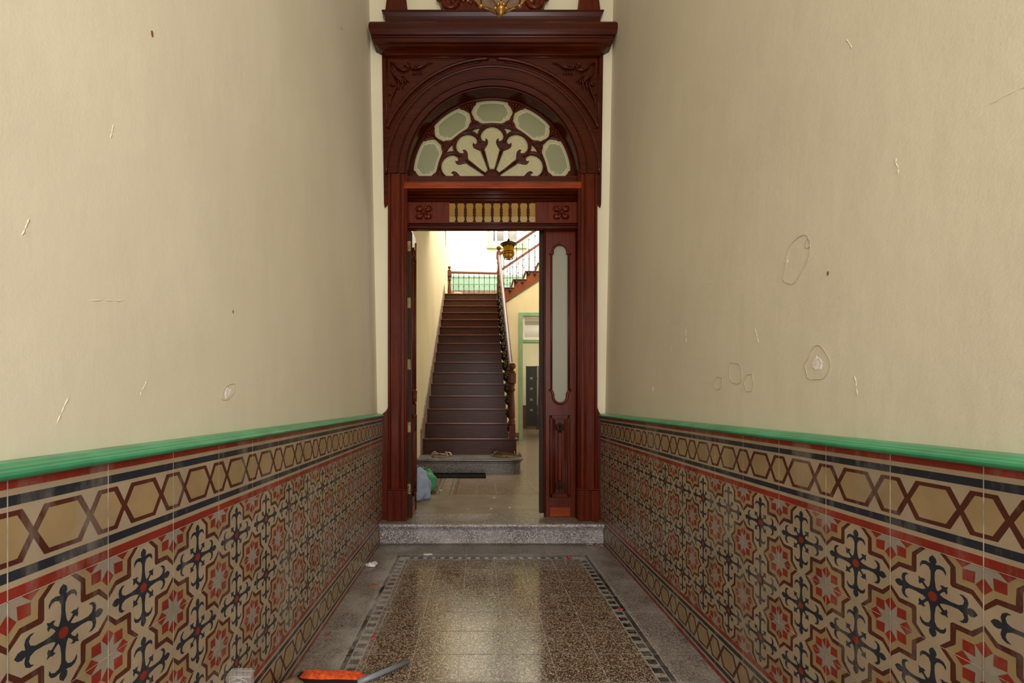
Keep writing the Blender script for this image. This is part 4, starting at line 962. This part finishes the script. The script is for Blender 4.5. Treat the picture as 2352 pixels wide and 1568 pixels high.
bag('plastic_bag', (-0.610, 4.42, HZ+0.002), 0.170, (0.84, 0.80, 1.02), M['bag_w'], 3, 'crumpled bluish white plastic bag standing beside the open door leaf', (-0.02, 0, 0.295))
bag('plastic_bag', (-0.545, 4.80, HZ+0.002), 0.130, (0.84, 0.85, 1.05), M['bag_g'], 8, 'green plastic bag slumped behind the white one', (-0.03, 0, 0.225))
# dark bag by the right leaf, deeper in the hall
o = MB().ball((0, 0, 0.13), 0.16, 20, sq=(0.95, 0.8, 0.85), amp=0.3, fr=2.2, seed=4).build('cloth_bag', M['mop_b']); o.location = (1.20, 7.4, HZ+0.012)
tag(o, 'dark lumpy bag on the hall floor, half hidden by the door leaf', 'bag')
b = MB().tube([(-0.12, 0, 0.12), (-0.14, 0, 0.22), (-0.09, 0, 0.27), (-0.03, 0, 0.24)], 0.009, 6); b.build('handle', M['petal'], o)
# sandals
def sandal(x, y, rz, label, strap, flip=1):
    s = tag(empty('sandal', (x, y, 0.3665), rz), label, 'sandal', 'sandals left on the terrazzo bottom step')
    ol = [(0.028, -0.125), (0.036, -0.09), (0.033, -0.03), (0.040, 0.03), (0.047, 0.075), (0.040, 0.115), (0.015, 0.135), (-0.015, 0.128), (-0.036, 0.10), (-0.040, 0.05), (-0.030, -0.02), (-0.031, -0.08), (-0.024, -0.122), (0, -0.133)]
    ol = [(p[0]*flip, p[1]) for p in ol]
    fix_normals(MB().prism(ol, 'z', 0.0, 0.022).build('sole', M['sole'], s, 0.005))
    fix_normals(MB().prism([(p[0]*0.86, p[1]*0.93) for p in ol], 'z', 0.022, 0.025).build('insole', M['insole'], s))
    def band(pts, w_, name):
        b = MB(); vs = []
        for p in pts: vs += [(p[0], p[1]-w_/2, p[2]), (p[0], p[1]+w_/2, p[2]), (p[0]*0.93, p[1]+w_/2, p[2]-0.004), (p[0]*0.93, p[1]-w_/2, p[2]-0.004)]
        k_ = len(pts); fs = [(i*4+j, i*4+(j+1) % 4, i*4+4+(j+1) % 4, i*4+4+j) for i in range(k_-1) for j in range(4)]+[(3, 2, 1, 0), ((k_-1)*4, (k_-1)*4+1, (k_-1)*4+2, (k_-1)*4+3)]
        b.add(vs, fs, 0, False); b.build(name, strap, s)
    band([(0.044*math.cos(t), 0.055+0.02*math.cos(t), 0.016+0.050*math.sin(t)) for t in [PI*i/12 for i in range(13)]], 0.032, 'front_strap')
    band([(0.040*math.cos(t), 0.005-0.02*math.cos(t), 0.016+0.062*math.sin(t)) for t in [PI*i/12 for i in range(13)]], 0.016, 'instep_strap')
    b = MB().tube([(0.035, -0.02, 0.03), (0.036, -0.09, 0.055), (0.02, -0.13, 0.062), (-0.02, -0.13, 0.062), (-0.034, -0.09, 0.055), (-0.033, -0.02, 0.03)], 0.006, 6); b.build('heel_strap', strap, s)
    return s
sandal(-0.585, 6.22, 0.20, 'pale strapped sandal on the terrazzo step, nearest the wall', M['strap_l'])
sandal(-0.430, 6.17, -0.55, 'pale strapped sandal turned outward beside its mate nearest the wall', M['strap_l'], -1)
sandal(0.300, 6.22, 0.75, 'brown sandal lying aslant on the step, further from the newel post', M['strap'])
sandal(0.520, 6.20, -1.0, 'brown sandal below the newel post at the rounded end of the step', M['strap'], -1)
# crumbs of litter
def scrap(name, px, py, r, mat, label, cat, z=0.0, h=0.35, seed=0, group=None, dz=None):
    base = z; d = 1020*(1.15-base)/(py-920); x = (px-1095)*d/1020
    b = MB(); n = 14; vs = []
    for i in range(4):
        for j in range(n):
            a = 2*PI*j/n; q = (i/3)*(1+0.5*noise.noise(Vector((math.cos(a)*1.7, math.sin(a)*1.7, seed))))
            zz = r*h*(0.4+0.9*noise.noise(Vector((q*2.5*math.cos(a), q*2.5*math.sin(a), seed+5))))*(1.2 if i < 3 else 0.5)
            vs.append((r*q*math.cos(a), r*q*math.sin(a)*0.8, max(0.0006, zz)))
    fs = [(i*n+j, i*n+(j+1) % n, (i+1)*n+(j+1) % n, (i+1)*n+j) for i in range(3) for j in range(n)]
    b.add(vs, fs, 0, True)
    o = b.build(name, mat); o.location = (x, d, base+0.0013)
    so = o.modifiers.new('s', 'SOLIDIFY'); so.thickness = 0.0008; so.offset = 1
    return tag(o, label, cat, group, 'thing')
scrap('paper_scrap', 853, 1298, 0.046, M['paper'], 'crumpled white paper scrap on the terrazzo beside the tiled wall', 'paper', h=0.55, seed=1)
scrap('dry_leaf', 857, 1345, 0.030, M['leaf'], 'flat tan dry leaf on the terrazzo below the paper scrap', 'leaf', h=0.15, seed=2)
scrap('petal', 1306, 1281, 0.022, M['petal'], 'crumpled pink petal near the far dashed border', 'petal', h=0.9, seed=3)
scrap('petal', 1424, 1399, 0.017, M['petal'], 'pink petal lying on the dashed floor border toward the cracked wall', 'petal', h=0.4, seed=4)
scrap('petal', 858, 1464, 0.016, M['petal'], 'pink petal beside the dashed border above the orange mop', 'petal', h=0.4, seed=5)
scrap('petal', 752, 1459, 0.014, M['petal'], 'faded reddish petal fragment near the foot of the tiles above the mop', 'petal', h=0.15, seed=6)
scrap('paper_scrap', 983, 1273, 0.034, M['paper'], 'small pale paper strip on the floor by the entrance step', 'paper', h=0.2, seed=7)
scrap('pebble', 1230, 1278, 0.012, M['grit'], 'small grey pebble on the far dashed border', 'pebble', h=0.9, seed=8)
scrap('rubble', 1352, 1251, 0.030, M['grit'], 'flat grey rubble chip at the foot of the entrance step', 'rubble', h=0.5, seed=9)
scrap('rubble', 1369, 1252, 0.018, M['leaf'], 'brownish rubble chip between two grey ones by the step', 'rubble', h=0.9, seed=10)
scrap('rubble', 1381, 1255, 0.022, M['grit'], 'grey rubble chip in the corner where step meets tiles', 'rubble', h=0.8, seed=11)
for i, (px, py, r) in enumerate(((1075, 1172-2, 0.010), (1128, 1168, 0.014), (1170, 1166, 0.014), (1012, 1126, 0.018), (1135, 1143, 0.016), (998, 1200, 0.008))):
    scrap('paper_scrap', px, py, r, M['paper'], ['tiny white fleck on the hall floor past the threshold', 'small white fleck on hall tiles, middle one of three', 'small white fleck on hall tiles toward the closed leaf', 'white fleck on the striped floor border by the bags', 'white fleck on the patterned hall tiles', 'tiny white fleck on the nosing of the entrance step'][i], 'paper', z=HZ, h=0.3, seed=20+i)

# mop
mp = tag(empty('mop', (-0.60, 1.78, 0.0)), 'flat mop with orange yarn pad and grey tube handle at the picture bottom', 'mop')
b = MB(); n1, n2 = 60, 26; vs = []
for i in range(n1+1):
    for j in range(n2+1):
        u, v = i/n1-0.5, j/n2-0.5
        ed = min(1, 6*(0.5-abs(u)))*min(1, 5*(0.5-abs(v)))
        z = 0.026*ed**0.4+0.002*noise.noise(Vector((u*30, v*14, 0)))+0.0022*math.sin(v*46+5*noise.noise(Vector((u*16, v*3, 2))))*ed
        vs.append((u*0.27, v*0.052+0.006*math.sin(u*5), 0.018+max(0, z)))
b.add(vs, [(i*(n2+1)+j, (i+1)*(n2+1)+j, (i+1)*(n2+1)+j+1, i*(n2+1)+j+1) for i in range(n1) for j in range(n2)], 0, True)
pad = b.build('yarn_pad', M['mop_o'], mp); pad.location = (0.010, 0.026, 0); pad.rotation_euler = (0, 0, -0.10)
b = MB()
random.seed(3)
for i in range(24):
    u, v = random.uniform(-0.125, 0.125), random.uniform(-0.02, 0.02); a = random.uniform(0, 6.3)
    b.tube([(u+0.007*math.cos(a+t), v+0.004*math.sin(a+t), 0.0425+0.001*math.sin(t)) for t in (0, 1.2, 2.4, 3.6)], 0.0012, 5)
o = b.build('yarn_loops', M['mop_o'], mp); o.location = pad.location; o.rotation_euler = pad.rotation_euler
b = MB().box(-0.142, 0.120, -0.060, 0.018, 0.0015, 0.032); o = b.build('backing', M['mop_b'], mp, 0.006); o.location = pad.location; o.rotation_euler = pad.rotation_euler
b = MB().tube([(0.128, -0.02, 0.034), (0.20, 0.053, 0.025), (0.300, 0.157, 0.0125)], 0.0108, 14)
b.build('tube_handle', M['grey_tube'], mp)
# brown sack and clear plastic container beside the tiles
o = MB().ball((0, 0, 0.045), 0.10, 26, sq=(0.66, 0.95, 0.52), amp=0.28, fr=2.4, seed=12).build('cloth_sack', M['sack']); o.location = (-0.705, 1.62, 0.0125)
tag(o, 'brown crumpled sack at the foot of the tiles beside the mop', 'sack')
o.scale = (1, 1, 1)
bt = tag(empty('plastic_container', (-0.738, 1.389, 0.0)), 'clear plastic container with moulded ring at the foot of the tiles', 'container')
b = MB()
lv = [(0.036, 0.0), (0.038, 0.006), (0.037, 0.294), (0.034, 0.306)]
vs = []
for r, z in lv: vs += [(sx*r, sy*r*0.4, z) for sx, sy in ((-1, -0.6), (-0.8, -1), (0.8, -1), (1, -0.6), (1, 0.6), (0.8, 1), (-0.8, 1), (-1, 0.6))]
b.add(vs, [(i*8+j, i*8+(j+1) % 8, (i+1)*8+(j+1) % 8, (i+1)*8+j) for i in range(3) for j in range(8)]+[tuple(range(7, -1, -1)), tuple(range(24, 32))])
b.build('body', M['clear'], bt)
MB().tube([(0.018*math.cos(t), -0.016, 0.262+0.018*math.sin(t)) for t in [2*PI*i/20 for i in range(20)]], 0.003, 6, closed=True).build('ring', M['rim'], bt)
MB().tube([(-0.03, -0.016, 0.23), (-0.026, -0.016, 0.284), (0.0, -0.016, 0.294), (0.026, -0.016, 0.284), (0.03, -0.016, 0.22)], 0.0022, 6).build('rib', M['rim'], bt)
MB().tube([(-0.037, -0.015, 0.296), (0.037, -0.015, 0.296), (0.037, 0.015, 0.296), (-0.037, 0.015, 0.296)], 0.002, 6, closed=True).build('rim', M['rim'], bt)
